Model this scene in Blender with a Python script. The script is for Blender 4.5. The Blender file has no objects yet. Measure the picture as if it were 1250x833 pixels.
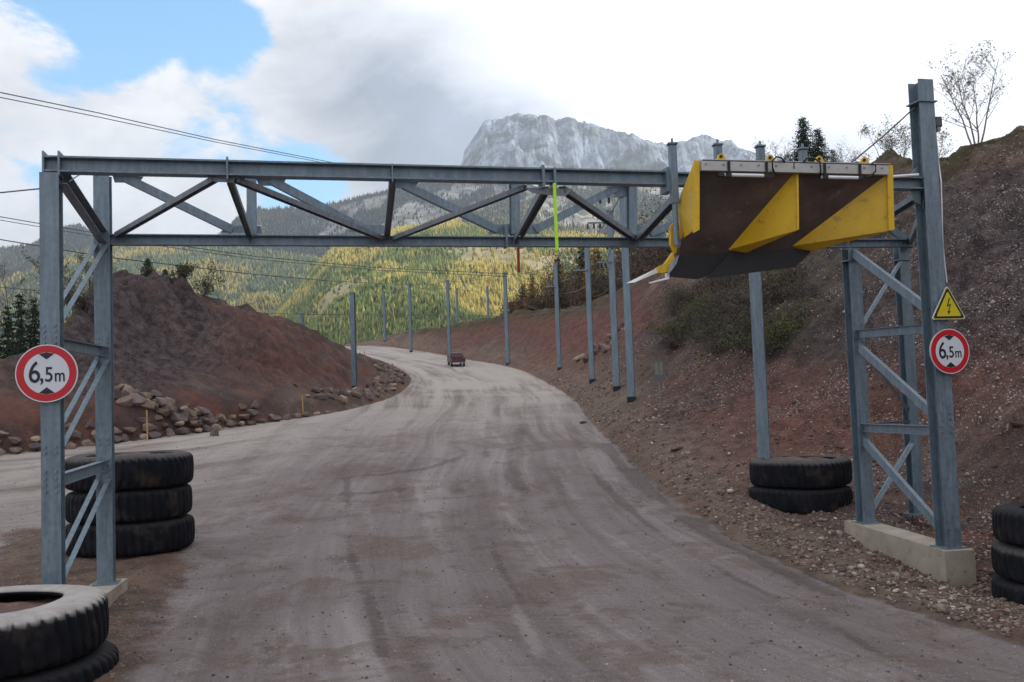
import bpy, bmesh, math, random
import numpy as np
from mathutils import Vector, Matrix
random.seed(7); rng = np.random.default_rng(7)
C = bpy.context.scene.collection
SC = bpy.context.scene
R = math.radians

# ------------------------------------------------------------------ camera
F = 1150.0; EYE = 3.8; PITCH = R(3.3); ROLL = R(2.0)
fwd = Vector((0, math.cos(PITCH), math.sin(PITCH)))
r0 = Vector((1, 0, 0)); u0 = Vector((0, -math.sin(PITCH), math.cos(PITCH)))
rgt = math.cos(ROLL) * r0 - math.sin(ROLL) * u0
upv = math.sin(ROLL) * r0 + math.cos(ROLL) * u0
cam = bpy.data.cameras.new('camera'); co = bpy.data.objects.new('camera', cam); C.objects.link(co)
cam.sensor_width = 36; cam.lens = F / 1250 * 36; cam.clip_start = 0.1; cam.clip_end = 30000
M = Matrix((rgt, upv, -fwd)).transposed().to_4x4(); M.translation = Vector((0, 0, EYE))
co.matrix_world = M; SC.camera = co
SC.view_settings.view_transform = 'Standard'; SC.view_settings.look = 'None'
SC.view_settings.exposure = 0.08; SC.view_settings.gamma = 1.0; SC.view_settings.use_curve_mapping = False
SC.cycles.max_bounces = 5; SC.cycles.diffuse_bounces = 3; SC.cycles.volume_bounces = 0
SC.cycles.transparent_max_bounces = 4
SC.cycles.use_denoising = True

def ray(px, py):
    px = float(px); py = float(py)
    return fwd + ((px - 625) / F) * rgt + ((416.5 - py) / F) * upv
def P(px, py, y):
    d = ray(px, py); return Vector((0, 0, EYE)) + d * (float(y) / d.y)
def row_h(px):  # row of the level line at this column
    return 416.5 + F * math.tan(PITCH) - (px - 625) * math.tan(ROLL)
def E_of(px, row): return (row_h(px) - row) / F
def az_of(px): return (px - 625) / F

# ------------------------------------------------------------------ node helpers
def N(nt, t, **kw):
    n = nt.nodes.new(t)
    for k, v in kw.items():
        if k == 'inp':
            for a, b in v.items(): n.inputs[a].default_value = b
        else: setattr(n, k, v)
    return n
def ramp(nt, fac, stops, interp='LINEAR'):
    n = nt.nodes.new('ShaderNodeValToRGB'); nt.links.new(fac, n.inputs[0]); cr = n.color_ramp; cr.interpolation = interp
    while len(cr.elements) < len(stops): cr.elements.new(0.5)
    for e, (p, c) in zip(cr.elements, stops):
        e.position = p; e.color = tuple(c) + (1,) if len(c) == 3 else c
    return n.outputs[0]
def noise(nt, vec, scale, detail=4, rough=0.55, dist=0.0):
    n = N(nt, 'ShaderNodeTexNoise', inp={'Scale': scale, 'Detail': detail, 'Roughness': rough, 'Distortion': dist})
    if vec is not None: nt.links.new(vec, n.inputs['Vector'])
    return n.outputs['Fac']
def mth(nt, op, a, b=None, clamp=False):
    n = N(nt, 'ShaderNodeMath', operation=op); n.use_clamp = clamp
    for i, v in enumerate((a, b)):
        if v is None: continue
        if isinstance(v, (int, float)): n.inputs[i].default_value = v
        else: nt.links.new(v, n.inputs[i])
    return n.outputs[0]
def mixc(nt, fac, a, b, mode='MIX'):
    n = N(nt, 'ShaderNodeMix', data_type='RGBA', blend_type=mode)
    for i, v in ((0, fac), (6, a), (7, b)):
        if isinstance(v, (int, float)): n.inputs[i].default_value = v
        elif isinstance(v, (tuple, list)): n.inputs[i].default_value = tuple(v) + (1,) if len(v) == 3 else v
        else: nt.links.new(v, n.inputs[i])
    return n.outputs[2]
def mapr(nt, v, a, b, c=0.0, d=1.0):
    n = N(nt, 'ShaderNodeMapRange', inp={'From Min': a, 'From Max': b, 'To Min': c, 'To Max': d}); nt.links.new(v, n.inputs[0])
    n.interpolation_type = 'SMOOTHSTEP'
    return n.outputs[0]

# ------------------------------------------------------------------ world and sun
SUN_EL = R(30); SUN_AZ = R(72)        # azimuth clockwise from +Y
sdir = Vector((math.sin(SUN_AZ) * math.cos(SUN_EL), math.cos(SUN_AZ) * math.cos(SUN_EL), math.sin(SUN_EL)))
W = bpy.data.worlds.new('World'); SC.world = W; W.use_nodes = True
nt = W.node_tree; nt.nodes.clear()
sky = N(nt, 'ShaderNodeTexSky', sky_type='NISHITA'); sky.sun_disc = False
sky.sun_elevation = SUN_EL; sky.sun_rotation = SUN_AZ
sky.air_density = 1.0; sky.dust_density = 0.6; sky.ozone_density = 1.5
bg = N(nt, 'ShaderNodeBackground', inp={'Strength': 0.12}); outw = N(nt, 'ShaderNodeOutputWorld')
tc = N(nt, 'ShaderNodeTexCoord'); vec = tc.outputs['Generated']
def lobe(px, py, rad0, rad1):      # a soft patch of sky round one compass direction and height
    d = ray(px, py).normalized()
    n = N(nt, 'ShaderNodeVectorMath', operation='DISTANCE'); n.inputs[1].default_value = d
    nt.links.new(vec, n.inputs[0])
    return mapr(nt, n.outputs['Value'], rad1, rad0)
# stretched coordinates so that the clouds lie flat
mp = N(nt, 'ShaderNodeMapping'); mp.inputs['Scale'].default_value = (1, 1, 1.9); mp.inputs['Location'].default_value = (0.35, 0.1, 0.22)
nt.links.new(vec, mp.inputs[0])
n1 = noise(nt, mp.outputs[0], 3.2, 7, 0.56, 0.25)
n2 = noise(nt, mp.outputs[0], 9.0, 6, 0.6, 0.3)
dens = mth(nt, 'ADD', mth(nt, 'MULTIPLY', n1, 0.62), mth(nt, 'MULTIPLY', n2, 0.38))
gap = 0.0
for (a, b, q, w, amt) in ((60, 0, .01, .12, .20), (210, 25, .0, .10, .17), (290, 55, .0, .085, .20), (150, 60, 0, .05, .10),
                          (345, 240, .0, .12, .22), (410, 242, 0, .09, .12), (90, 232, .0, .07, .15), (20, 212, 0, .06, .10), (225, 190, 0, .06, .10), (150, 10, 0, .1, .06)):
    gap = mth(nt, 'ADD', mth(nt, 'MULTIPLY', lobe(a, b, q, w), amt), gap)
dens = mth(nt, 'SUBTRACT', mth(nt, 'ADD', dens, 0.10), gap)
dens = mth(nt, 'ADD', dens, mth(nt, 'ADD', mth(nt, 'MULTIPLY', lobe(880, 60, .2, .55), .25), mth(nt, 'MULTIPLY', lobe(560, 80, .05, .22), .12)))
cover = mapr(nt, dens, 0.44, 0.53)
thick = mapr(nt, dens, 0.50, 0.72)
# cloud brightness
grey = mth(nt, 'ADD', mth(nt, 'MULTIPLY', lobe(470, 130, .02, .17), .95), mth(nt, 'MULTIPLY', lobe(600, 165, .0, .16), .75))
grey = mth(nt, 'ADD', grey, mth(nt, 'MULTIPLY', lobe(1010, 190, .0, .16), .50))
grey = mth(nt, 'MULTIPLY', grey, mapr(nt, n1, 0.30, 0.62, 0.55, 1.25))
lit = mth(nt, 'ADD', mth(nt, 'MULTIPLY', lobe(880, 50, .08, .50), 7.0), mth(nt, 'ADD', mapr(nt, n2, 0.3, 0.7, 7.6, 10.2), mth(nt, 'MULTIPLY', thick, -0.3)))
white = mixc(nt, mth(nt, 'MINIMUM', grey, 1.0), (0.975, 0.98, 1.02), (0.32, 0.365, 0.45))
cl = N(nt, 'ShaderNodeVectorMath', operation='SCALE'); nt.links.new(white, cl.inputs[0]); nt.links.new(lit, cl.inputs['Scale'])
skyc = N(nt, 'ShaderNodeMix', data_type='RGBA', blend_type='MULTIPLY'); skyc.inputs[0].default_value = 1
nt.links.new(sky.outputs[0], skyc.inputs[6]); skyc.inputs[7].default_value = (1.45, 2.35, 2.6, 1)
fin = N(nt, 'ShaderNodeMix', data_type='RGBA'); nt.links.new(cover, fin.inputs[0]); nt.links.new(skyc.outputs[2], fin.inputs[6]); nt.links.new(cl.outputs[0], fin.inputs[7])
nt.links.new(fin.outputs[2], bg.inputs['Color']); nt.links.new(bg.outputs[0], outw.inputs[0])

sl = bpy.data.lights.new('sun', 'SUN'); sl.energy = 4.6; sl.angle = R(0.5); sl.color = (1.0, 0.93, 0.82)
so = bpy.data.objects.new('sun', sl); C.objects.link(so)
so.rotation_euler = sdir.to_track_quat('Z', 'Y').to_euler(); so.location = (50, 20, 60)

# ------------------------------------------------------------------ object helpers
def tag(o, label=None, cat=None, group=None, kind=None):
    if label: o['label'] = label
    if cat: o['category'] = cat
    if group: o['group'] = group
    if kind: o['kind'] = kind
    return o
def empty(name, loc=(0, 0, 0), rz=0, label=None, cat=None, group=None):
    o = bpy.data.objects.new(name, None); C.objects.link(o); o.empty_display_size = 0.2
    o.location = loc; o.rotation_euler = (0, 0, rz); o['_m'] = 1; del o['_m']
    return tag(o, label, cat, group)
def link(name, me, parent=None):
    o = bpy.data.objects.new(name, me); C.objects.link(o)
    if parent is not None: o.parent = parent
    return o
def frame_of(parent):
    if parent is None: return Matrix.Identity(4)
    m = Matrix.Translation(parent.location) @ parent.rotation_euler.to_matrix().to_4x4()
    return frame_of(parent.parent) @ m
def mesh_obj(name, bm, mat, parent=None, world=True, smooth=False, bevel=0):
    """bm is in world coordinates unless world=False"""
    if world and parent is not None: bm.transform(frame_of(parent).inverted())
    if bevel: bmesh.ops.bevel(bm, geom=[e for e in bm.edges if len(e.link_faces) == 2 and e.calc_face_angle(0) > 0.6], offset=bevel, segments=1, affect='EDGES')
    bmesh.ops.recalc_face_normals(bm, faces=bm.faces)
    me = bpy.data.meshes.new(name); bm.to_mesh(me); bm.free()
    if mat: me.materials.append(mat)
    if smooth: me.shade_smooth()
    return link(name, me, parent)
def np_mesh(name, V, Fc, mat, cols=None, smooth=False, parent=None):
    """V (n,3); Fc (m,3|4) int array"""
    me = bpy.data.meshes.new(name); k = Fc.shape[1]
    me.vertices.add(len(V)); me.vertices.foreach_set('co', np.ascontiguousarray(V, dtype=np.float32).ravel())
    me.loops.add(Fc.size); me.loops.foreach_set('vertex_index', Fc.ravel().astype(np.int32))
    me.polygons.add(len(Fc)); me.polygons.foreach_set('loop_start', (np.arange(len(Fc)) * k).astype(np.int32))
    me.polygons.foreach_set('loop_total', np.full(len(Fc), k, dtype=np.int32))
    me.update(calc_edges=True)
    for nm, a in (cols or {}).items():
        at = me.attributes.new(nm, 'FLOAT_COLOR', 'POINT')
        if a.shape[1] == 3: a = np.hstack([a, np.ones((len(a), 1))])
        at.data.foreach_set('color', a.astype(np.float32).ravel())
    if mat: me.materials.append(mat)
    if smooth: me.polygons.foreach_set('use_smooth', np.ones(len(Fc), dtype=bool))
    return link(name, me, parent)
def extr(bm, prof, p0, p1, up=(0, 0, 1), off=(0, 0)):
    """extrude closed 2-D profile (u,v) from p0 to p1; v follows `up`"""
    p0 = Vector(p0); p1 = Vector(p1); d = (p1 - p0).normalized(); up = Vector(up)
    u = d.cross(up); 
    if u.length < 1e-4: u = d.cross(Vector((0, 1, 0)))
    u.normalize(); v = u.cross(d).normalized()
    a = [bm.verts.new(p0 + u * (x + off[0]) + v * (y + off[1])) for x, y in prof]
    b = [bm.verts.new(p1 + u * (x + off[0]) + v * (y + off[1])) for x, y in prof]
    n = len(prof)
    for i in range(n): bm.faces.new((a[i], a[(i + 1) % n], b[(i + 1) % n], b[i]))
    bm.faces.new(a[::-1]); bm.faces.new(b)
def Hp(w, h, t=0.016, tw=0.012):      # H section: flanges on top and bottom (v = +-h/2)
    a, b = w / 2, h / 2; c = tw / 2
    return [(-a, -b), (a, -b), (a, -b + t), (c, -b + t), (c, b - t), (a, b - t), (a, b), (-a, b), (-a, b - t), (-c, b - t), (-c, -b + t), (-a, -b + t)]
def Lp(w, t=0.012): return [(-w / 2, -w / 2), (w / 2, -w / 2), (w / 2, -w / 2 + t), (-w / 2 + t, -w / 2 + t), (-w / 2 + t, w / 2), (-w / 2, w / 2)]
def Up(w, h, t=0.012): return [(-w / 2, -h / 2), (w / 2, -h / 2), (w / 2, h / 2), (w / 2 - t, h / 2), (w / 2 - t, -h / 2 + t), (-w / 2 + t, -h / 2 + t), (-w / 2 + t, h / 2), (-w / 2, h / 2)]
def Rp(w, h): return [(-w / 2, -h / 2), (w / 2, -h / 2), (w / 2, h / 2), (-w / 2, h / 2)]
def Op(r, n=8): return [(r * math.cos(2 * math.pi * i / n), r * math.sin(2 * math.pi * i / n)) for i in range(n)]
def beam(name, prof, p0, p1, mat, parent, up=(0, 0, 1)):
    bm = bmesh.new(); extr(bm, prof, p0, p1, up); return mesh_obj(name, bm, mat, parent)
def tube(bm, pts, rad, n=6):
    pts = [Vector(p) for p in pts]; rads = rad if isinstance(rad, (list, tuple)) else [rad] * len(pts)
    rings = []
    for i, p in enumerate(pts):
        d = (pts[min(i + 1, len(pts) - 1)] - pts[max(i - 1, 0)]).normalized()
        a = d.cross(Vector((0.3, 0.1, 1))).normalized(); b = d.cross(a)
        rings.append([bm.verts.new(p + (a * math.cos(2 * math.pi * k / n) + b * math.sin(2 * math.pi * k / n)) * rads[i]) for k in range(n)])
    for q, s in zip(rings, rings[1:]):
        for k in range(n): bm.faces.new((q[k], q[(k + 1) % n], s[(k + 1) % n], s[k]))
    bm.faces.new(rings[0][::-1]); bm.faces.new(rings[-1])
def plate(bm, pts, thick):
    """planar-ish polygon with thickness (extruded along its normal, away from the camera side)"""
    pts = [Vector(p) for p in pts]; n = Vector((0, 0, 0))
    for i in range(len(pts)): n += pts[i].cross(pts[(i + 1) % len(pts)])
    n.normalize()
    if n.dot(pts[0] - Vector((0, 0, EYE))) < 0: n = -n
    a = [bm.verts.new(p) for p in pts]; b = [bm.verts.new(p + n * thick) for p in pts]
    k = len(pts)
    for i in range(k): bm.faces.new((a[i], a[(i + 1) % k], b[(i + 1) % k], b[i]))
    bm.faces.new(a[::-1]); bm.faces.new(b)
def box(bm, c, s, rot=None):
    m = Matrix.Translation(c) @ (rot.to_4x4() if rot else Matrix.Identity(4)) @ Matrix.Diagonal((s[0], s[1], s[2], 1))
    bmesh.ops.create_cube(bm, size=1, matrix=m)

# ------------------------------------------------------------------ materials
def newmat(name):
    m = bpy.data.materials.new(name); m.use_nodes = True; t = m.node_tree
    return m, t, t.nodes['Principled BSDF']
def simple(name, col, rough=0.6, metal=0.0, var=0.25, scale=3.0, dirt=None, bump=0.0, bscale=20):
    m, t, b = newmat(name); b.inputs['Roughness'].default_value = rough; b.inputs['Metallic'].default_value = metal
    tcx = N(t, 'ShaderNodeTexCoord'); nz = noise(t, tcx.outputs['Object'], scale, 6, 0.6)
    lo = tuple(c * (1 - var) for c in col); hi = tuple(min(1, c * (1 + var)) for c in col)
    c = ramp(t, nz, [(0.3, lo), (0.7, hi)])
    if dirt:
        nz2 = noise(t, tcx.outputs['Object'], scale * 2.7, 8, 0.65)
        c = mixc(t, mapr(t, nz2, dirt[1], dirt[1] + 0.15), c, dirt[0])
    t.links.new(c, b.inputs['Base Color'])
    if bump:
        bp = N(t, 'ShaderNodeBump', inp={'Strength': bump, 'Distance': 0.02}); t.links.new(noise(t, tcx.outputs['Object'], bscale, 6, 0.6), bp.inputs['Height'])
        t.links.new(bp.outputs[0], b.inputs['Normal'])
    return m
def steel_mat(name, col=(0.175, 0.235, 0.285)):
    m, t, b = newmat(name); b.inputs['Roughness'].default_value = 0.5; b.inputs['Metallic'].default_value = 0.35
    g = N(t, 'ShaderNodeNewGeometry'); v = g.outputs['Position']
    vo = N(t, 'ShaderNodeTexVoronoi', inp={'Scale': 9.0}); t.links.new(v, vo.inputs['Vector'])
    sp = mapr(t, vo.outputs['Distance'], 0.0, 0.9, 0.88, 1.1)
    st = N(t, 'ShaderNodeMapping'); st.inputs['Scale'].default_value = (5, 5, 0.6); t.links.new(v, st.inputs[0])
    streak = mapr(t, noise(t, st.outputs[0], 2.2, 6, 0.65), 0.35, 0.75, 0.8, 1.18)
    k = mth(t, 'MULTIPLY', sp, streak)
    sc_ = N(t, 'ShaderNodeVectorMath', operation='SCALE'); sc_.inputs[0].default_value = col; t.links.new(k, sc_.inputs['Scale'])
    rust = mapr(t, noise(t, v, 3.1, 7, 0.7), 0.66, 0.78, 0, 0.45)
    t.links.new(mixc(t, rust, sc_.outputs[0], (0.13, 0.10, 0.085)), b.inputs['Base Color'])
    t.links.new(mapr(t, vo.outputs['Distance'], 0, 1, 0.42, 0.62), b.inputs['Roughness'])
    return m
STEEL = steel_mat('galvanised_steel'); STEEL2 = steel_mat('dull_steel', (0.21, 0.235, 0.265))
YEL = simple('yellow_paint', (0.66, 0.41, 0.010), 0.45, 0, 0.12, 2.0, ((0.36, 0.22, 0.03), 0.57))
BROWN = simple('dusty_liner', (0.105, 0.078, 0.070), 0.9, 0, 0.4, 1.6, ((0.19, 0.15, 0.135), 0.57), 0.4, 14)
BLACKM = simple('black_steel', (0.007, 0.007, 0.010), 0.6, 0.0, 0.3, 3)
ALU = simple('aluminium', (0.42, 0.42, 0.42), 0.45, 0.4, 0.08, 4)
CONC = simple('concrete', (0.36, 0.315, 0.26), 0.9, 0, 0.18, 2.0, ((0.22, 0.17, 0.12), 0.56), 0.3, 30)
RUBB = simple('black_rubber', (0.01, 0.01, 0.01), 0.5)
WHITE = simple('white_paint', (0.75, 0.77, 0.8), 0.4, 0, 0.04)
SIGNW = simple('sign_white', (0.62, 0.66, 0.72), 0.4, 0, 0.03)
SIGNR = simple('sign_red', (0.50, 0.008, 0.02), 0.4, 0, 0.06)
SIGNY = simple('sign_yellow', (0.62, 0.52, 0.015), 0.4, 0, 0.05)
INK = simple('sign_black', (0.012, 0.012, 0.018), 0.5, 0, 0.05)
LIME = simple('lime_paint', (0.45, 0.85, 0.01), 0.4, 0, 0.05)
REDP = simple('red_paint', (0.25, 0.01, 0.02), 0.5, 0, 0.1)
WIREM = simple('wire', (0.09, 0.09, 0.10), 0.5, 0.5)
WOODY = simple('stake_wood', (0.42, 0.26, 0.10), 0.8, 0, 0.2)

# ------------------------------------------------------------------ terrain functions
def _h(ix, iy, s):
    n = (ix.astype(np.int64) * 374761393 + iy.astype(np.int64) * 668265263 + s * 1442695041) & 0xffffffff
    n = ((n ^ (n >> 13)) * 1274126177) & 0xffffffff
    return ((n ^ (n >> 16)) & 0xffff) / 65535.0
def vn(x, y, s=0):
    ix = np.floor(x); iy = np.floor(y); fx = x - ix; fy = y - iy
    fx = fx * fx * fx * (fx * (fx * 6 - 15) + 10); fy = fy * fy * fy * (fy * (fy * 6 - 15) + 10)
    a = _h(ix, iy, s); b = _h(ix + 1, iy, s); c = _h(ix, iy + 1, s); d = _h(ix + 1, iy + 1, s)
    return (a * (1 - fx) + b * fx) * (1 - fy) + (c * (1 - fx) + d * fx) * fy
def fbm(x, y, s=0, o=4, g=0.5):
    r = 0; a = 1; t = 0
    for i in range(o):
        r = r + a * (vn(x, y, s + i * 17) - 0.5); t += a; a *= g; x = x * 2.03 + 11.3; y = y * 2.03 + 5.7
    return r / t * 2
def ridged(x, y, s=0, o=4, g=0.5):
    r = 0; a = 1; t = 0
    for i in range(o):
        r = r + a * (1 - np.abs(2 * vn(x, y, s + i * 13) - 1)); t += a; a *= g; x = x * 2.1 + 3.3; y = y * 2.1 + 8.7
    return r / t
def sstep(a, b, x):
    t = np.clip((x - a) / (b - a), 0, 1); return t * t * (3 - 2 * t)
def sdist(x, y, line):
    """signed distance to polyline: + right of travel; also arc length"""
    best = np.full(x.shape, 1e9); sg = np.ones(x.shape); al = np.zeros(x.shape); acc = 0.0
    for (ax, ay), (bx, by) in zip(line, line[1:]):
        dx, dy = bx - ax, by - ay; L = math.hypot(dx, dy)
        t = np.clip(((x - ax) * dx + (y - ay) * dy) / (L * L), 0, 1)
        ex = x - ax - t * dx; ey = y - ay - t * dy; d = np.hypot(ex, ey)
        m = d < best - 1e-9
        cr = (x - ax) * dy - (y - ay) * dx
        best = np.where(m, d, best); sg = np.where(m, np.where(cr >= 0, 1, -1), sg); al = np.where(m, acc + t * L, al); acc += L
    return best * sg, al
def smooth_line(l, k=3):
    for _ in range(k):
        o = [l[0]]
        for a, b in zip(l, l[1:]):
            o.append((a[0] * .75 + b[0] * .25, a[1] * .75 + b[1] * .25)); o.append((a[0] * .25 + b[0] * .75, a[1] * .25 + b[1] * .75))
        o.append(l[-1]); l = o
    return l
RE = smooth_line([(10, -30), (9.2, 4), (7.4, 12.5), (5.9, 17.5), (5.0, 23), (4.5, 29), (4.15, 37), (3.8, 46), (3.8, 53), (3.8, 60), (3.2, 70), (2.3, 80), (1.2, 90), (-1.3, 100), (-4.2, 108), (-9, 122), (-14.9, 137), (-19.8, 147), (-32, 165), (-55, 190)], 2)
LE = smooth_line([(-90, 24), (-45, 36), (-22.6, 42.5), (-17.8, 46), (-14.7, 51), (-12, 54), (-9.6, 58), (-8.2, 67), (-8.5, 78), (-9.5, 88), (-11.5, 97), (-16.6, 117), (-23, 133), (-28.5, 150), (-45, 170), (-70, 190)], 2)
ZY = [-60, 0, 20, 30, 40, 46, 60, 80, 90, 100, 110, 120, 130, 140, 150, 158, 170, 200, 300, 450]
ZZ = [0, 0, 0, .7, 1.7, 2.25, 3.4, 5.1, 6.0, 7.1, 8.1, 9.1, 10.2, 11.3, 12.5, 13.0, 12.5, 7, -16, -45]
def zr(y):
    r = 0
    for k in (-4, -2, 0, 2, 4): r = r + np.interp(y + k, ZY, ZZ)
    return r / 5
LCAP = [(-500, 470), (-100, 450), (0, 438), (50, 425), (86, 392), (105, 357), (120, 346), (140, 338), (200, 346), (236, 358), (262, 368), (300, 374), (330, 385), (370, 403), (410, 424), (440, 440), (470, 452), (510, 470), (560, 480)]
RCAP = [(380, 428), (440, 418), (480, 407), (540, 399), (600, 388), (640, 380), (680, 377), (720, 372), (771, 351), (820, 322), (870, 268), (930, 205), (1000, 197), (1100, 196), (1150, 192), (1190, 180), (1250, 155), (1350, 110), (1600, 60)]
azl = np.array([az_of(p) for p, _ in LCAP]); el_ = np.array([E_of(p, q) for p, q in LCAP])
azr = np.array([az_of(p) for p, _ in RCAP]); er_ = np.array([E_of(p, q) for p, q in RCAP])
def frontL(x, y):
    d, al = sdist(x, y, LE); d = -d
    w = np.interp(y, [40, 52, 60, 70, 84, 100, 120], [.2, .4, 2.2, 4.0, 4.0, 2.0, .5])
    step = np.interp(y, [50, 58, 66, 90, 120], [1.25, .8, .25, .3, .3])
    h = step * sstep(0.0, 1.0, d) + .66 * np.maximum(0, d - w) - 0.12 * np.maximum(0, d - 14)
    return np.where(d > 0, h, 0), d, al
def frontR(x, y):
    d, al = sdist(x, y, RE)
    w = np.interp(y, [12, 15, 22, 30, 37, 42, 46, 56, 70, 100, 130], [5.2, 5.8, 7.0, 7.0, 5.6, 4.2, 3.2, 2.6, 2.2, 2.0, 1.5])
    a = np.interp(y, [10, 20, 28, 36, 44, 56, 80], [.03, .05, .14, .30, .52, .50, .45])
    h = .16 * sstep(0.1, .7, d) * np.interp(y, [27, 31, 45], [.7, 1, .3]) + a * np.clip(d, 0, w) + .80 * np.maximum(0, d - w)
    return np.where(d > 0, h, 0), d, al
def capsolve(front, az, e, rmax):
    A = np.linspace(az[0], az[-1], 260); Rr = np.full(A.shape, rmax)
    rs = np.linspace(8, rmax, 900)
    for i, a in enumerate(A):
        E_ = np.interp(a, az, e); y = rs; x = a * rs
        z = zr(y) + front(x, y)[0]
        m = np.where((z >= EYE + E_ * y) & (front(x, y)[0] > 0.8))[0]
        if len(m): Rr[i] = rs[m[0]]
    k = np.ones(7) / 7; Rr = np.convolve(np.pad(Rr, 3, mode='edge'), k, mode='valid')
    return A, EYE + Rr * np.interp(A, az, e)
AL, ZL = capsolve(frontL, azl, el_, 170.); AR, ZR = capsolve(frontR, azr, er_, 170.)
def Hgt(x, y, detail=True):
    x = np.asarray(x, float); y = np.asarray(y, float)
    base = zr(y); ys = np.maximum(y, 4.0); a = x / ys
    fl, dl, all_ = frontL(x, y); fr, dr, alr = frontR(x, y)
    if detail:
        n = fbm(x * .16, y * .16, 3, 5); n2 = fbm(x * .9, y * .9, 9, 4); rg = ridged(x * .22, y * .22, 5, 4)
        rr1 = ridged(x * 1.1, y * 1.1, 77, 4, .6) - .55; rr2 = fbm(x * 2.6, y * 2.6, 78, 4, .6)
        # erosion gullies run down the banks
        gl = ridged(all_ * .33, dl * .05, 21, 4) - .6; gr = ridged(alr * .30, dr * .06, 31, 4) - .6
        fl2 = fl + sstep(1.0, 4, dl) * (.34 * rr1 + .16 * rr2) + sstep(1.5, 7, dl) * (n * 1.9 + n2 * .6 + gl * 2.2); fr2 = fr + sstep(2.0, 6, dr) * (.16 * rr1 + .10 * rr2) + sstep(3, 9, dr) * (n * 1.1 + n2 * .30 + gr * 1.5)
    else: fl2, fr2 = fl, fr
    zl = base + fl2; capl = np.interp(a, AL, ZL); capr = np.interp(a, AR, ZR)
    zrr = base + fr2
    back = np.maximum(0, np.hypot(x, y) - 95) * 0.0
    if detail:
        capl = capl + fbm(x * .25, y * .25, 40, 5, .6) * .9; capr = capr + fbm(x * .25, y * .25, 50, 4) * .55
    kL = (zl > capl) & (dl > 1); kR = (zrr > capr) & (dr > 1)
    zl = np.where(dl > 1, np.minimum(zl, np.maximum(capl, base + .3)), zl); zrr = np.where(dr > 1, np.minimum(zrr, np.maximum(capr, base + .3)), zrr)
    z = np.where(dl > 0, zl, np.where(dr > 0, zrr, base))
    onroad = (dl <= 0) & (dr <= 0)
    z = z + sstep(150, 260, y) * np.where(onroad, 0, np.minimum(0, (base - z))) 
    if detail:
        isl = island(x, y)
        trk = (vn(dr * 1.3, alr * .05, 61) - .5) * .05 + (vn(dr * 4.2, alr * .12, 62) - .5) * .035
        z = z + np.where(onroad, trk * (1 - isl) + fbm(x * .35, y * .35, 70, 3) * .05, 0)
        # graded windrow of loose dirt beside the road on the left, by the gantry foot
        z = z + isl * (.10 * fbm(x * .8, y * .8, 71, 4) + .10)
        z = z + sstep(0, 1.2, dr) * fbm(x * 1.6, y * 1.6, 73, 4) * .13 + sstep(0, 1.2, dl) * fbm(x * 1.4, y * 1.4, 74, 4) * .14
        z = z - (.22 * sstep(.2, 1.0, dr) + .42 * sstep(1.6, 3.2, dr)) * (1 - sstep(6.5, 9.0, dr)) * sstep(9, 15, y) * (1 - sstep(28, 34, y))
        z = z + .15 * np.exp(-((dr - .55) / .4) ** 2) * (.35 + .65 * sstep(27, 32, y)) * sstep(8, 14, y) * (1 - sstep(26, 34, y))
        z = z + np.exp(-((dl + .5) / .5) ** 2) * .22 * sstep(50, 60, y)
    return z, dl, dr, alr, kL, kR
def island(x, y):
    c = -3.4 - (y - 8) * .30 - 3.0 + fbm(x * .3, y * .3, 81, 3) * .9
    return (1 - sstep(1.2, 4.2, np.abs(x - c))) * (1 - sstep(24, 30, y)) * sstep(-6, 2, y)
def gz(x, y): return float(Hgt(np.array([x]), np.array([y]))[0][0])
def ghit(px, py, y0=10, y1=170):
    d = ray(px, py); ys = np.linspace(y0, y1, 2400); x = ys * d.x / d.y; z = EYE + ys * d.z / d.y
    m = np.where(Hgt(x, ys)[0] >= z)[0]
    i = m[0] if len(m) else len(ys) - 1
    return Vector((x[i], ys[i], float(Hgt(x[i:i + 1], ys[i:i + 1])[0][0])))

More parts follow.
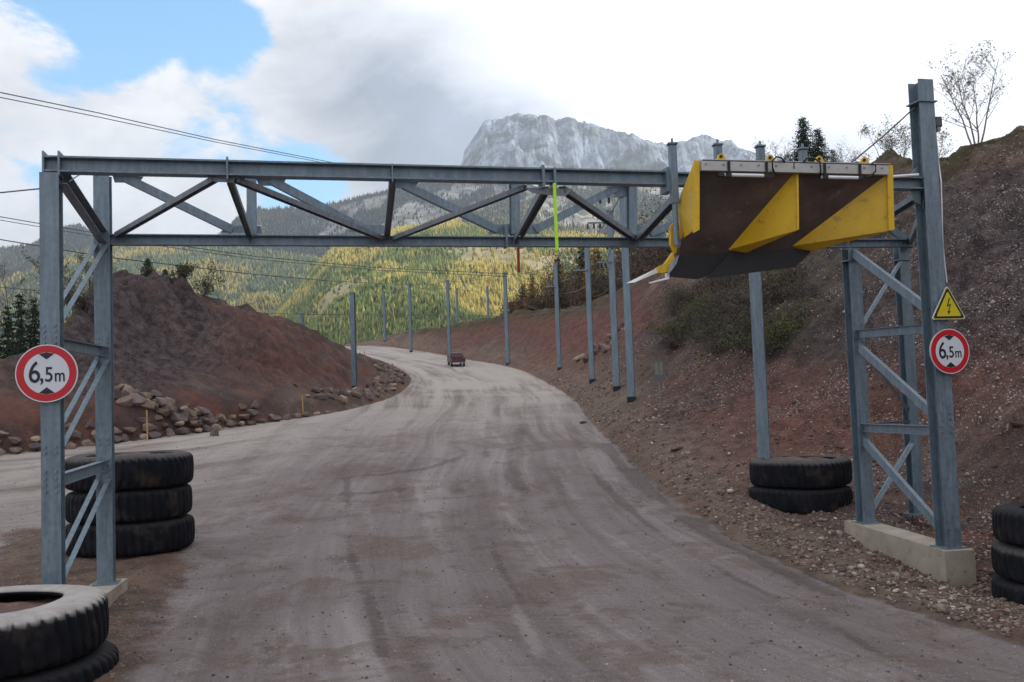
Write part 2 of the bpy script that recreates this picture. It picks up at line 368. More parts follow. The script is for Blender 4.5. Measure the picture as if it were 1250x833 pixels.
# ------------------------------------------------------------------ ground material
def ground_material():
    m, t, b = newmat('quarry_ground'); b.inputs['Roughness'].default_value = 0.92
    b.inputs['Specular IOR Level'].default_value = 0.25
    g = N(t, 'ShaderNodeNewGeometry'); p = g.outputs['Position']
    za = N(t, 'ShaderNodeAttribute', attribute_name='zone'); zs = N(t, 'ShaderNodeSeparateColor'); t.links.new(za.outputs['Color'], zs.inputs[0])
    road, peb, veg = zs.outputs[0], zs.outputs[1], zs.outputs[2]
    ra = N(t, 'ShaderNodeAttribute', attribute_name='rc'); rc = ra.outputs['Vector']
    # bank soil: rust, brown, violet-grey
    nb = noise(t, p, 0.11, 7, 0.62, 0.6); nb2 = noise(t, p, 0.6, 8, 0.65, 0.3); nf = noise(t, p, 7.0, 8, 0.7)
    soil = ramp(t, nb, [(0.36, (0.062, 0.050, 0.052)), (0.44, (0.130, 0.074, 0.056)), (0.51, (0.180, 0.070, 0.044)), (0.58, (0.100, 0.070, 0.062)), (0.68, (0.215, 0.150, 0.115))])
    soil = mixc(t, mapr(t, nb2, 0.38, 0.62), soil, mixc(t, 0.75, soil, (0.045, 0.034, 0.036)))
    soil = mixc(t, mth(t, 'MULTIPLY', mapr(t, nf, 0.5, 0.75), 0.35), soil, (0.25, 0.20, 0.18))
    ga = N(t, 'ShaderNodeAttribute', attribute_name='geo'); gs = N(t, 'ShaderNodeSeparateColor'); t.links.new(ga.outputs['Color'], gs.inputs[0])
    ta = N(t, 'ShaderNodeAttribute', attribute_name='trk'); ts = N(t, 'ShaderNodeSeparateColor'); t.links.new(ta.outputs['Color'], ts.inputs[0])
    rub = noise(t, p, 1.7, 9, 0.72, .2)
    soil = mixc(t, mth(t, 'MULTIPLY', gs.outputs[2], .85), soil, ramp(t, rub, [(.38, (.105, .072, .052)), (.60, (.260, .195, .145))]))
    soil = mixc(t, mth(t, 'MULTIPLY', gs.outputs[1], .85), soil, ramp(t, rub, [(.40, (.085, .032, .024)), (.60, (.215, .085, .058))]))
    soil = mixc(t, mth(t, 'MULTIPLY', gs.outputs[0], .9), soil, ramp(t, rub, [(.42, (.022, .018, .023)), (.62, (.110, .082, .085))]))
    # pebbles in the soil
    vo = N(t, 'ShaderNodeTexVoronoi', feature='F1', inp={'Scale': 10.0, 'Randomness': 1}); t.links.new(p, vo.inputs['Vector'])
    vo2 = N(t, 'ShaderNodeTexVoronoi', feature='F1', inp={'Scale': 26.0, 'Randomness': 1}); t.links.new(p, vo2.inputs['Vector'])
    def pb(v, thr, rad):
        sc = N(t, 'ShaderNodeSeparateColor'); t.links.new(v.outputs['Color'], sc.inputs[0])
        sel = mth(t, 'GREATER_THAN', sc.outputs[0], thr); dd = mth(t, 'LESS_THAN', v.outputs['Distance'], rad)
        return mth(t, 'MULTIPLY', sel, dd), sc.outputs[1]
    a1, b1 = pb(vo, 0.52, 0.36); a2, b2 = pb(vo2, 0.50, 0.38)
    mband = N(t, 'ShaderNodeMapping'); mband.inputs['Rotation'].default_value = (0, R(-38), R(12)); mband.inputs['Scale'].default_value = (.12, .30, 1.0); t.links.new(p, mband.inputs[0])
    patch = mapr(t, noise(t, mband.outputs[0], 0.9, 5, 0.6, .4), 0.44, 0.56, .18, 1)
    pa1 = mth(t, 'MULTIPLY', a1, mth(t, 'MULTIPLY', peb, patch)); pa2 = mth(t, 'MULTIPLY', a2, mth(t, 'MULTIPLY', peb, mapr(t, patch, 0, 1, 0.45, 1)))
    pc = ramp(t, b1, [(0.0, (0.17, 0.13, 0.12)), (0.5, (0.28, 0.235, 0.215)), (1.0, (0.58, 0.53, 0.49))])
    pc2 = ramp(t, b2, [(0.0, (0.14, 0.11, 0.10)), (0.6, (0.27, 0.22, 0.20)), (1.0, (0.50, 0.46, 0.42))])
    soil = mixc(t, pa2, soil, pc2); soil = mixc(t, pa1, soil, pc)
    # dry grass on top
    gr = ramp(t, noise(t, p, 2.0, 6, 0.7), [(0.35, (0.035, 0.035, 0.016)), (0.6, (0.085, 0.070, 0.035)), (0.75, (0.13, 0.105, 0.06))])
    soil = mixc(t, mth(t, 'MULTIPLY', veg, mapr(t, noise(t, p, 0.8, 6, 0.6), 0.35, 0.55)), soil, gr)
    # road: worn pale dust with darker wheel tracks that follow the curve
    rb = N(t, 'ShaderNodeAttribute', attribute_name='rc2'); sw = N(t, 'ShaderNodeSeparateXYZ'); t.links.new(rc, sw.inputs[0])
    rcm = N(t, 'ShaderNodeMix', data_type='VECTOR'); rcm.inputs[0].default_value = 0; t.links.new(rc, rcm.inputs[4]); wbL = N(t, 'ShaderNodeMath', operation='ADD'); t.links.new(sw.outputs[2], wbL.inputs[0]); wbL.inputs[1].default_value = 0
    wob = N(t, 'ShaderNodeTexNoise', inp={'Scale': 0.055, 'Detail': 2.0}); t.links.new(p, wob.inputs['Vector'])
    wv = N(t, 'ShaderNodeVectorMath', operation='MULTIPLY'); t.links.new(wob.outputs['Color'], wv.inputs[0]); wv.inputs[1].default_value = (2.2, 0, 0)
    wa = N(t, 'ShaderNodeVectorMath', operation='ADD'); t.links.new(rcm.outputs[1], wa.inputs[0]); t.links.new(wv.outputs[0], wa.inputs[1]); wob2 = wa.outputs[0]
    def strand(sx_, sy_, z_, det=4, ro=.6, di=.4, src=None):
        mm = N(t, 'ShaderNodeMapping'); mm.inputs['Scale'].default_value = (sx_, sy_, 1); mm.inputs['Location'].default_value = (0, 0, z_); t.links.new(src or wob2, mm.inputs[0]); return noise(t, mm.outputs[0], 1.0, det, ro, di)
    t1 = strand(.55, .022, 0, 5); t2 = strand(2.3, .075, 3, 5, .62, .5); bl = rb.outputs['Vector']; t1 = mixc(t, wbL.outputs[0], t1, strand(.5, .03, 1, 5, src=bl)); t2 = mixc(t, wbL.outputs[0], t2, strand(2.0, .09, 4, 5, .62, .5, src=bl)); t3 = strand(9, .8, 5, 3); t4 = strand(1.5, .03, 9, 2, .5, .2)
    big = noise(t, p, 0.13, 6, 0.6, 0.5)
    s = mth(t, 'ADD', mth(t, 'MULTIPLY', t1, 0.55), mth(t, 'ADD', mth(t, 'MULTIPLY', t2, 0.26), mth(t, 'MULTIPLY', big, 0.34)))
    rcx = ramp(t, s, [(0.40, (0.100, 0.079, 0.078)), (0.51, (0.160, 0.132, 0.129)), (0.59, (0.205, 0.174, 0.171)), (0.72, (0.315, 0.280, 0.274))])
    # ladder-like tyre prints in some of the wheel tracks, clods, damp brown patches
    sb = N(t, 'ShaderNodeSeparateXYZ'); t.links.new(wob2, sb.inputs[0])
    bars = mth(t, 'SINE', mth(t, 'ADD', mth(t, 'MULTIPLY', sb.outputs[1], 22.0), mth(t, 'MULTIPLY', sb.outputs[0], 9.0)))
    pm = mth(t, 'MULTIPLY', mapr(t, t4, 0.50, 0.58), mapr(t, noise(t, p, 0.8, 4, 0.6), 0.40, 0.55))
    prints = mth(t, 'MULTIPLY', mapr(t, bars, -0.2, 0.7), pm)
    rcx = mixc(t, mth(t, 'MULTIPLY', prints, 0.22), rcx, (0.10, 0.078, 0.074))
    rcx = mixc(t, mth(t, 'MULTIPLY', mapr(t, t3, 0.48, 0.7), 0.14), rcx, (0.12, 0.09, 0.085))
    rcx = mixc(t, mth(t, 'MULTIPLY', mapr(t, noise(t, p, 11.0, 7, 0.75), 0.5, 0.75), 0.35), rcx, (0.29, 0.255, 0.24))
    rcx = mixc(t, mth(t, 'MULTIPLY', mapr(t, noise(t, p, 0.42, 9, 0.72, .6), 0.49, 0.60), 0.62), rcx, (0.122, 0.084, 0.066))
    rcx = mixc(t, mth(t, 'MULTIPLY', mapr(t, noise(t, p, 0.9, 9, 0.75, .3), 0.56, 0.64), 0.5), rcx, (0.085, 0.062, 0.054))
    vo3 = N(t, 'ShaderNodeTexVoronoi', feature='F1', inp={'Scale': 42.0, 'Randomness': 1}); t.links.new(p, vo3.inputs['Vector']); a3, b3 = pb(vo3, 0.62, 0.36)
    rcx = mixc(t, mth(t, 'MULTIPLY', a3, 0.55), rcx, ramp(t, b3, [(0.0, (0.07, 0.05, 0.045)), (0.45, (0.20, 0.17, 0.155)), (1.0, (0.50, 0.46, 0.43))]))
    pd = mth(t, 'MULTIPLY', a2, mapr(t, noise(t, p, 1.1, 4, 0.6), 0.46, 0.62, 0, 0.6)); rcx = mixc(t, pd, rcx, pc2)
    rcx = mixc(t, mth(t, 'MULTIPLY', mapr(t, mth(t, 'ADD', ts.outputs[0], mth(t, 'MULTIPLY', mth(t, 'SUBTRACT', noise(t, p, 5.0, 8, .75), .5), 1.5)), .38, .72), .50), rcx, (0.060, 0.044, 0.040))
    rcx = mixc(t, mth(t, 'MULTIPLY', mapr(t, mth(t, 'ADD', ts.outputs[1], mth(t, 'MULTIPLY', mth(t, 'SUBTRACT', noise(t, p, 3.0, 8, .75), .5), 1.5)), .35, .8), .38), rcx, (0.36, 0.33, 0.315))
    # far stretch of the road is covered in paler dust
    sx = N(t, 'ShaderNodeSeparateXYZ'); t.links.new(p, sx.inputs[0])
    dust = mth(t, 'MULTIPLY', mapr(t, mth(t, 'ADD', sx.outputs['Y'], mth(t, 'MULTIPLY', sw.outputs[2], 16.0)), 32, 72), 0.80)
    rcx = mixc(t, dust, rcx, mixc(t, mapr(t, s, 0.45, 0.62), (0.22, 0.185, 0.165), (0.47, 0.425, 0.385)))
    edge = mth(t, 'ADD', road, mth(t, 'MULTIPLY', mth(t, 'SUBTRACT', noise(t, p, 1.3, 6, 0.7), 0.5), 0.9))
    fac = mapr(t, edge, 0.38, 0.62)
    t.links.new(mixc(t, fac, soil, rcx), b.inputs['Base Color'])
    # bump
    hb = mth(t, 'ADD', mth(t, 'MULTIPLY', nf, 0.9), mth(t, 'MULTIPLY', nb2, 1.2))
    hb = mth(t, 'ADD', hb, mth(t, 'MULTIPLY', mth(t, 'ADD', pa1, mth(t, 'MULTIPLY', pa2, 0.5)), 0.8))
    hr = mth(t, 'ADD', mth(t, 'MULTIPLY', t2, 0.8), mth(t, 'ADD', mth(t, 'MULTIPLY', t3, 0.22), mth(t, 'ADD', mth(t, 'MULTIPLY', prints, -0.10), mth(t, 'MULTIPLY', nf, 0.30))))
    hh = mixc(t, fac, hb, hr)
    bp = N(t, 'ShaderNodeBump', inp={'Strength': 1.0, 'Distance': 0.12}); t.links.new(hh, bp.inputs['Height']); t.links.new(bp.outputs[0], b.inputs['Normal'])
    return m
GROUND = ground_material()

def build_ground():
    az = np.concatenate([np.linspace(-math.pi, -0.62, 60, endpoint=False), np.linspace(-0.62, 0.62, 760), np.linspace(0.62, math.pi, 61)[1:-1]])
    rr = np.concatenate([[0.4], np.geomspace(2.0, 6, 16, endpoint=False), np.geomspace(6.0, 200, 620), np.geomspace(200, 460, 24)[1:]])
    A, RR = np.meshgrid(az, rr); X = np.sin(A) * RR; Y = np.cos(A) * RR
    Z, dl, dr, alr, kL, kR = Hgt(X, Y); _, all2 = sdist(X, Y, LE)
    nr, na = X.shape
    road = np.minimum(sstep(.5, -.5, -0 + np.maximum(dl, dr) * 1.0), 1.0)
    road = np.where((dl <= .5) & (dr <= .5), 1 - sstep(-.5, .5, np.maximum(dl, dr)), 0) * (1 - .85 * island(X, Y))
    d = np.maximum(dr, 0); near = 1 - sstep(40, 90, np.hypot(X, Y))
    peb = np.clip(sstep(.2, 1, dr) * (.55 + .45 * sstep(3, 6, dr)) * (.25 + .75 * near), 0, 1) + island(X, Y) * .7 + sstep(.5, 2, dl) * .18
    veg = ((kR | kL) * 1.0)
    # grass creeping below the top edge and over the shrubby slope
    cr = np.interp(X / np.maximum(Y, 4), AR, ZR); veg = np.where(dr > 3, np.maximum(veg, 1 - sstep(0.3, 2.2, cr - Z)), veg)
    sh = np.exp(-(((X - 14) / 5.) ** 2 + ((Y - 52) / 12.) ** 2)); veg = np.clip(np.maximum(veg, sh * (dr > 3)), 0, 1)
    zone = np.stack([road.ravel(), np.clip(peb, 0, 1).ravel(), veg.ravel()], 1)
    wl_ = sstep(-3.5, -13, X + .25 * (Y - 30)) * (1 - sstep(50, 62, Y)) * sstep(14, 24, Y); rc = np.stack([dr.ravel(), alr.ravel(), wl_.ravel()], 1); rc2 = np.stack([-dl.ravel(), all2.ravel() + 3, 0 * wl_.ravel()], 1)
    V = np.stack([X.ravel(), Y.ravel(), Z.ravel()], 1)
    def blob(px, py, sx_, sy_, sz_=None):
        c = ghit(px, py, 12, 150); return np.exp(-(((X - c.x) / sx_) ** 2 + ((Y - c.y) / sy_) ** 2 + (((Z - c.z) / sz_) ** 2 if sz_ else 0)))
    wz = fbm(X * .22, Y * .22, 95, 5, .6) * .9
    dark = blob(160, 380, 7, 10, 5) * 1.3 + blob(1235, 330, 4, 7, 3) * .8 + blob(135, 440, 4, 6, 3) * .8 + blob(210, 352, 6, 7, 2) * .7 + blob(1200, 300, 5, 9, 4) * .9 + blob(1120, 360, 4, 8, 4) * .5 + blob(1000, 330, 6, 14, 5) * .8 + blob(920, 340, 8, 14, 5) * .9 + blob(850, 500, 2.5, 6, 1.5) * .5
    red = blob(960, 520, 2.5, 6, 2) + blob(1130, 470, 2.5, 5, 2) + blob(1210, 430, 3.5, 6, 3) * .9 + blob(1090, 260, 4, 7, 3) * .8 + blob(1180, 340, 2.5, 4, 2) * .8 + blob(900, 470, 3, 6, 2) * .9 + blob(600, 400, 12, 18, 3) * .9 + blob(700, 410, 7, 14, 4) + blob(760, 400, 5, 9, 4) + blob(340, 420, 9, 12, 4) * .7 + blob(880, 480, 2, 5, 1.5) * .8 + blob(160, 640, 1.6, 3) * .6 + blob(240, 660, 1.2, 3) * .6
    pale = blob(228, 405, 2.6, 6, 2.2) * 1.4 + blob(1195, 235, 5, 9, 4) * 1.5 + blob(1110, 215, 5, 9, 3) * .8 + blob(60, 430, 7, 6, 1.5) * .6 + blob(640, 452, 6, 12, .8) * .5 + island(X, Y) * .8 + np.exp(-((dr - 1.3) / 2.2) ** 2) * (dr > 0) * .8
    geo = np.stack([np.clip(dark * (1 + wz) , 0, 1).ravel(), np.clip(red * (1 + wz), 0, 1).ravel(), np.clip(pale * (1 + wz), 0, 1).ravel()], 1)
    def mark(pts, w):
        q = [ghit(a, b, 8, 150) for a, b in pts]; q = smooth_line([(v.x, v.y) for v in q], 3); m = (np.abs(X) < 60) & (Y > 5) & (Y < 150); o_ = np.zeros(X.shape)
        d_, al_ = sdist(X[m], Y[m], q); L = al_.max(); o_[m] = np.exp(-(d_ / w) ** 2) * (.35 + .65 * vn(al_ * .45, d_ * 2, 97)) * np.clip(np.minimum(al_, L - al_) / 1.5, 0, 1); return o_
    dk = sum(mark(p_, w_) * a_ for p_, w_, a_ in (
        ([(270, 590), (354, 589), (444, 582), (518, 574), (573, 556), (560, 546), (523, 541)], .30, 1), ([(240, 608), (354, 607), (429, 604), (523, 594)], .30, .9),
        ([(424, 556), (424, 629), (429, 688), (454, 738), (463, 778), (470, 832)], .20, .8), ([(483, 560), (489, 600), (493, 644)], .2, .6), ([(642, 508), (627, 555), (622, 584), (647, 609)], .42, 1), ([(560, 560), (556, 590), (566, 612)], .5, .8),
        ([(578, 619), (597, 664), (637, 738), (672, 778), (716, 832)], .16, .8), ([(692, 510), (707, 555), (741, 599), (776, 629), (825, 664), (900, 708), (1010, 760), (1130, 830)], .16, .8), ([(597, 500), (592, 565)], .25, .7),
        ([(379, 748), (340, 790), (310, 832)], .22, .7), ([(400, 740), (375, 785), (352, 832)], .18, .6), ([(712, 500), (722, 535), (760, 570), (800, 605), (850, 640)], .30, .9), ([(668, 480), (690, 500), (700, 530)], .25, .6),
        ([(520, 450), (600, 462), (650, 480), (640, 505)], .5, .5), ([(300, 520), (400, 505), (500, 480), (510, 455)], .35, .5), ([(0, 600), (150, 590), (260, 575), (420, 545), (560, 515)], .35, .5)))
    dk = dk + .9 * np.exp(-((dr + .35) / .35) ** 2) * sstep(.42, .62, vn(alr * .35, dr * .6, 98)) * (Y > 12) * (Y < 62) + .6 * np.exp(-((dr + 1.2) / .5) ** 2) * sstep(.5, .7, vn(alr * .2, dr * .6, 99)) * (Y > 12) * (Y < 62)
    pa_ = sum(mark(p_, w_) * a_ for p_, w_, a_ in (
        ([(500, 560), (515, 610), (524, 650)], .22, .8), ([(597, 670), (620, 720), (657, 798), (670, 832)], .20, .8), ([(440, 580), (450, 630), (455, 680)], .35, .6), ([(850, 752), (885, 766)], .3, 1), ([(668, 500), (668, 545), (690, 590), (730, 640), (800, 700)], .45, .6),
        ([(0, 572), (150, 556), (300, 530), (450, 500), (520, 470), (500, 440), (450, 425)], 1.2, .9), ([(480, 430), (560, 450), (600, 480), (560, 520)], 1.3, .7), ([(620, 455), (676, 478), (690, 520)], .5, .7)))
    trk = np.stack([np.clip(dk, 0, 1).ravel(), np.clip(pa_, 0, 1).ravel(), 0 * dk.ravel()], 1)
    i = np.arange(nr - 1)[:, None] * na + np.arange(na)[None, :]; j = (np.arange(na) + 1) % na
    a = i; bq = np.arange(nr - 1)[:, None] * na + j[None, :]
    Fc = np.stack([a, bq, bq + na, a + na], -1).reshape(-1, 4)[:, ::-1]
    cl = dl.ravel()[Fc].mean(1); cR = dr.ravel()[Fc].mean(1)
    masks = {'haul_road': (cl <= 0) & (cR <= 0), 'left_hill': (cl > 0) & (cl >= cR), 'right_hill': (cR > 0) & (cR > cl)}
    for nm, mk in masks.items():
        ff = Fc[mk]; used = np.unique(ff); mp_ = np.zeros(len(V), int); mp_[used] = np.arange(len(used))
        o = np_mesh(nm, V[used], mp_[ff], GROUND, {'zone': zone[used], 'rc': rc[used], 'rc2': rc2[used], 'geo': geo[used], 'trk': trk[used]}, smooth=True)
        tag(o, kind='structure')
build_ground()

# ------------------------------------------------------------------ far terrain
def attr_color_mat(name, attr='col', rough=0.9, bump=None, var=0.15, vscale=0.02):
    m, t, b = newmat(name); b.inputs['Roughness'].default_value = rough; b.inputs['Specular IOR Level'].default_value = 0.15
    a = N(t, 'ShaderNodeAttribute', attribute_name=attr); g = N(t, 'ShaderNodeNewGeometry')
    k = mapr(t, noise(t, g.outputs['Position'], vscale, 8, 0.65), 0.3, 0.7, 1 - var, 1 + var)
    s = N(t, 'ShaderNodeVectorMath', operation='SCALE'); t.links.new(a.outputs['Color'], s.inputs[0]); t.links.new(k, s.inputs['Scale'])
    t.links.new(s.outputs[0], b.inputs['Base Color'])
    if bump:
        bp = N(t, 'ShaderNodeBump', inp={'Strength': 1.0, 'Distance': bump[1]}); t.links.new(noise(t, g.outputs['Position'], bump[0], 8, 0.65), bp.inputs['Height']); t.links.new(bp.outputs[0], b.inputs['Normal'])
    return m
HILLM = attr_color_mat('hill_soil', vscale=0.03, var=0.3, bump=(0.04, 6))
def rock_material():
    m, t, b = newmat('limestone'); b.inputs['Roughness'].default_value = 0.95; b.inputs['Specular IOR Level'].default_value = 0.1
    g = N(t, 'ShaderNodeNewGeometry'); p = g.outputs['Position']
    mp1 = N(t, 'ShaderNodeMapping'); mp1.inputs['Scale'].default_value = (1, 1, 0.28); t.links.new(p, mp1.inputs[0])
    v1 = noise(t, mp1.outputs[0], 0.012, 10, 0.68, 0.4); v2 = noise(t, mp1.outputs[0], 0.05, 8, 0.7)
    a = N(t, 'ShaderNodeAttribute', attribute_name='col')
    k = mth(t, 'MULTIPLY', mapr(t, v1, 0.40, 0.60, 0.50, 1.15), mapr(t, v2, 0.38, 0.62, 0.6, 1.2))
    s = N(t, 'ShaderNodeVectorMath', operation='SCALE'); t.links.new(a.outputs['Color'], s.inputs[0]); t.links.new(k, s.inputs['Scale'])
    t.links.new(s.outputs[0], b.inputs['Base Color'])
    bp = N(t, 'ShaderNodeBump', inp={'Strength': 1.0, 'Distance': 40.0}); t.links.new(v1, bp.inputs['Height']); t.links.new(bp.outputs[0], b.inputs['Normal'])
    return m
ROCKM = rock_material()

LAY = {}
def layer(name, pts, r0_, z0_, r1_, cliff, na, nr, mat, colf, shape=1.0, amp=0.06, az_lim=(-.75, .8), rback=1.25, jag=0.0, seed=0, label=None):
    pa = np.array([az_of(p) for p, _ in pts]); pe = np.array([E_of(p, q) for p, q in pts])
    az = np.linspace(az_lim[0], az_lim[1], na); T = np.concatenate([np.linspace(0, 1, nr), np.linspace(1, rback * 1.0, 8)[1:] ])
    T[nr:] = 1 + (np.arange(1, 8) / 7.0) * .6
    def f(a, t):
        e = np.interp(a, pa, pe); yy = r0_ + (r1_ - r0_) * t
        x = a * yy
        top = EYE + r1_ * e + (jag * (fbm(a * 60, a * 0 + 3, seed, 5, .65)) if jag else 0)
        g = np.where(t <= 1, z0_ + (top - z0_) * np.power(np.clip(t, 0, 1), shape), top - (t - 1) * (top - z0_) * 1.1)
        if cliff: 
            tt = np.clip(t, 0, 1); s = .30 * tt + .70 * sstep(cliff[0], cliff[1], tt + .10 * fbm(a * 22, tt * 2, seed + 5, 4))
            s = s / np.maximum(.30 + .70 * sstep(cliff[0], cliff[1], 1.0 + 0 * tt), .01)
            g = np.where(t <= 1, z0_ + (top - z0_) * np.minimum(s, 1), g)
        w = np.clip(4 * t * (1.02 - t), 0, 1)
        n = fbm(x / (r1_ * .10), yy / (r1_ * .10), seed + 1, 6, .55)
        rn = ridged(x / (r1_ * .045), yy / (r1_ * .16), seed + 2, 5, .55) - .6
        return x, yy, g + w * (top - z0_) * amp * (n + 1.6 * rn)
    LAY[name] = f
    A, TT = np.meshgrid(az, T); X, Y, Z = f(A, TT)
    V = np.stack([X.ravel(), Y.ravel(), Z.ravel()], 1); nA = len(az)
    i = (np.arange(len(T) - 1)[:, None] * nA + np.arange(nA - 1)[None, :])
    Fc = np.stack([i, i + 1, i + 1 + nA, i + nA], -1).reshape(-1, 4)
    gz_ = np.gradient(Z, axis=0) / np.maximum(np.gradient(Y, axis=0), 1)
    col = colf(X, Y, Z, A, TT, gz_)
    o = np_mesh(name, V, Fc, mat, {'col': col.reshape(-1, 3)}, smooth=True); tag(o, kind='structure')
    return f
def lerp(a, b, t): return a + (b - a) * t[..., None]
c3 = lambda *v: np.array(v, float)
def clearing(X, Y, s): return sstep(.30, .42, fbm(X * .0042, Y * .0030, s, 4, .55)) * sstep(880, 1050, Y)
def near_col(X, Y, Z, A, T, g):
    base = np.zeros(X.shape + (3,)) + c3(.15, .19, .075)
    base = lerp(base, c3(.38, .33, .20), clearing(X, Y, 301)); return base
def left_col(X, Y, Z, A, T, g):
    base = np.zeros(X.shape + (3,)) + c3(.14, .175, .085); return lerp(base, c3(.24, .23, .12), clearing(X, Y, 302) * .6)
def back_col(X, Y, Z, A, T, g):  # cloud shade lying on this ridge is put into its dark ground colour
    base = np.zeros(X.shape + (3,)) + c3(.028, .038, .026)
    cl = sstep(.52, .75, T + .22 * fbm(X * .006, Y * .003, 303, 4)) * sstep(-.10, .06, fbm(X * .010, Y * .004, 307, 4)) * sstep(-.33, -.27, A) * (1 - sstep(.95, .985, T))
    return lerp(base, c3(.36, .35, .33), cl)
def scree(X, Y, Z, A, T):
    return sstep(.0, .22, fbm(X * .0055, Y * .0016, 304, 5, .6) + .6 * (T - .55) )
def slope_col(X, Y, Z, A, T, g):
    base = np.zeros(X.shape + (3,)) + c3(.05, .065, .035)
    return lerp(base, c3(.46, .43, .37), scree(X, Y, Z, A, T))
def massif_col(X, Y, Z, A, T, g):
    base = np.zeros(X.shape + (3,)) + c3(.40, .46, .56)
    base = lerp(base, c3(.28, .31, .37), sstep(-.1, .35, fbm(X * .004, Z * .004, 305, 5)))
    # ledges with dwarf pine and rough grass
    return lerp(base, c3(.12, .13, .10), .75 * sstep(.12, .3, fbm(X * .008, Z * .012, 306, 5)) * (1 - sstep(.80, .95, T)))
layer('near_hill', [(-400, 430), (150, 425), (290, 412), (330, 388), (350, 369), (385, 328), (410, 305), (440, 291), (500, 278), (560, 272), (620, 280), (700, 288), (800, 290), (900, 275), (1100, 262), (1600, 250)],
      420, -60, 1500, None, 420, 170, HILLM, near_col, 1.0, .07, seed=401)
layer('left_far_hill', [(-500, 360), (-100, 352), (0, 345), (50, 325), (80, 312), (140, 300), (200, 301), (300, 304), (385, 316), (440, 330), (600, 345), (1600, 350)],
      1000, -40, 2100, None, 360, 140, HILLM, left_col, 1.0, .06, seed=402)
layer('back_ridge', [(-500, 318), (-60, 308), (0, 304), (40, 299), (52, 294), (76, 278), (98, 276), (115, 286), (140, 293), (200, 299), (250, 296), (270, 285), (288, 269), (312, 255), (353, 252), (396, 250), (425, 244), (466, 234), (500, 226), (560, 218), (640, 220), (800, 240), (1100, 270), (1600, 290)],
      1900, 40, 3000, None, 420, 150, ROCKM, back_col, .9, .05, jag=10, seed=403)
layer('mountain_slope', [(380, 300), (470, 245), (540, 212), (600, 202), (680, 206), (760, 204), (830, 210), (900, 212), (1000, 215), (1100, 225), (1600, 240)],
      1500, 40, 3500, None, 420, 260, ROCKM, slope_col, .95, .05, seed=404, az_lim=(-.22, .8))
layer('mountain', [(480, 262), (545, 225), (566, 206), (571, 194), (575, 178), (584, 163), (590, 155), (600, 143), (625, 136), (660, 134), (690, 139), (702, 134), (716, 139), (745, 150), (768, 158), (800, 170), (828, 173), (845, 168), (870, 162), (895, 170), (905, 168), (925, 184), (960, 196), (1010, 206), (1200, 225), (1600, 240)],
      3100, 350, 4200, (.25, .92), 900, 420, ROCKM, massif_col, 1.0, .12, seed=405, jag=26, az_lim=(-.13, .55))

# forests on the hills: one mass of countless trees per hillside
def tree_mat(name):
    m, t, b = newmat(name); b.inputs['Roughness'].default_value = 0.9; b.inputs['Specular IOR Level'].default_value = 0.1
    a = N(t, 'ShaderNodeAttribute', attribute_name='col'); t.links.new(a.outputs['Color'], b.inputs['Base Color']); return m
TREEM = tree_mat('forest_needles')
def forest(name, lay, n, hmin, hmax, wr, keep, colf, alim, tlim, seed):
    r = np.random.default_rng(seed); a = r.uniform(alim[0], alim[1], n); t = r.uniform(tlim[0], tlim[1], n)
    x, y, z = LAY[lay](a, t); k = r.random(n) < keep(x, y, z, a, t); x, y, z, a, t = x[k], y[k], z[k], a[k], t[k]; n = len(x)
    h = r.uniform(hmin, hmax, n) * (np.interp(y, [650, 1500], [.50, .95]) if name == 'near_hill_forest' else 1); w = h * r.uniform(wr[0], wr[1], n); col = colf(x, y, z, a, t, r)
    w = np.where(col[:, 0] > .13, w * 1.15, w)
    S = 6; th = np.arange(S) / S * 2 * np.pi
    vs = []; rings = [(0.0, .10, 0), (.10, 1.0, 1), (.42, .55, 1), (.44, .74, 1), (.74, .30, 1)]
    for hh, ww, j in rings:
        jr = 1 + j * r.uniform(-.35, .35, (n, S)); ph = r.uniform(0, 6.28, n)[:, None] * 0 + th[None, :] + .5 * r.random((n, 1))
        vs.append(np.stack([x[:, None] + np.cos(ph) * (w * ww)[:, None] * jr, y[:, None] + np.sin(ph) * (w * ww)[:, None] * jr, np.repeat((z - 1 + h * hh)[:, None], S, 1) + h[:, None] * .06 * r.uniform(-1, 1, (n, S)) * j], -1))
    tip = np.stack([x + r.uniform(-.3, .3, n), y, z + h], -1)[:, None, :]
    V = np.concatenate(vs + [tip], 1); nv = V.shape[1]
    tris = []
    for q in range(len(rings) - 1):
        for k_ in range(S):
            a0, a1 = q * S + k_, q * S + (k_ + 1) % S; tris += [(a0, a1, a1 + S), (a0, a1 + S, a0 + S)]
    q = (len(rings) - 1) * S
    for k_ in range(S): tris.append((q + k_, q + (k_ + 1) % S, nv - 1))
    tris = np.array(tris); Fc = (np.arange(n)[:, None, None] * nv + tris[None]).reshape(-1, 3)
    cc = np.repeat(col[:, None, :], nv, 1) * r.uniform(.85, 1.15, (n, nv, 1))
    o = np_mesh(name, V.reshape(-1, 3), Fc, TREEM, {'col': cc.reshape(-1, 3)})
    return tag(o, kind='stuff')
def pick(cond, a, b): return np.where(cond[:, None], a, b)
def near_tc(x, y, z, a, t, r):
    n = len(x); g = c3(.145, .195, .065) * r.uniform(.7, 1.3, (n, 1)) + c3(.04, .025, 0) * r.random((n, 1))
    yl = c3(.62, .50, .14) * r.uniform(.7, 1.1, (n, 1)); lg = c3(.30, .33, .10) * r.uniform(.7, 1.2, (n, 1))
    f = fbm(x * .008, y * .006, 501, 4); p = sstep(.05, .22, f) * .80 + .04
    u = r.random(n); c = pick(u < p, yl, g); return pick((u > p) & (r.random(n) < .25), lg, c)
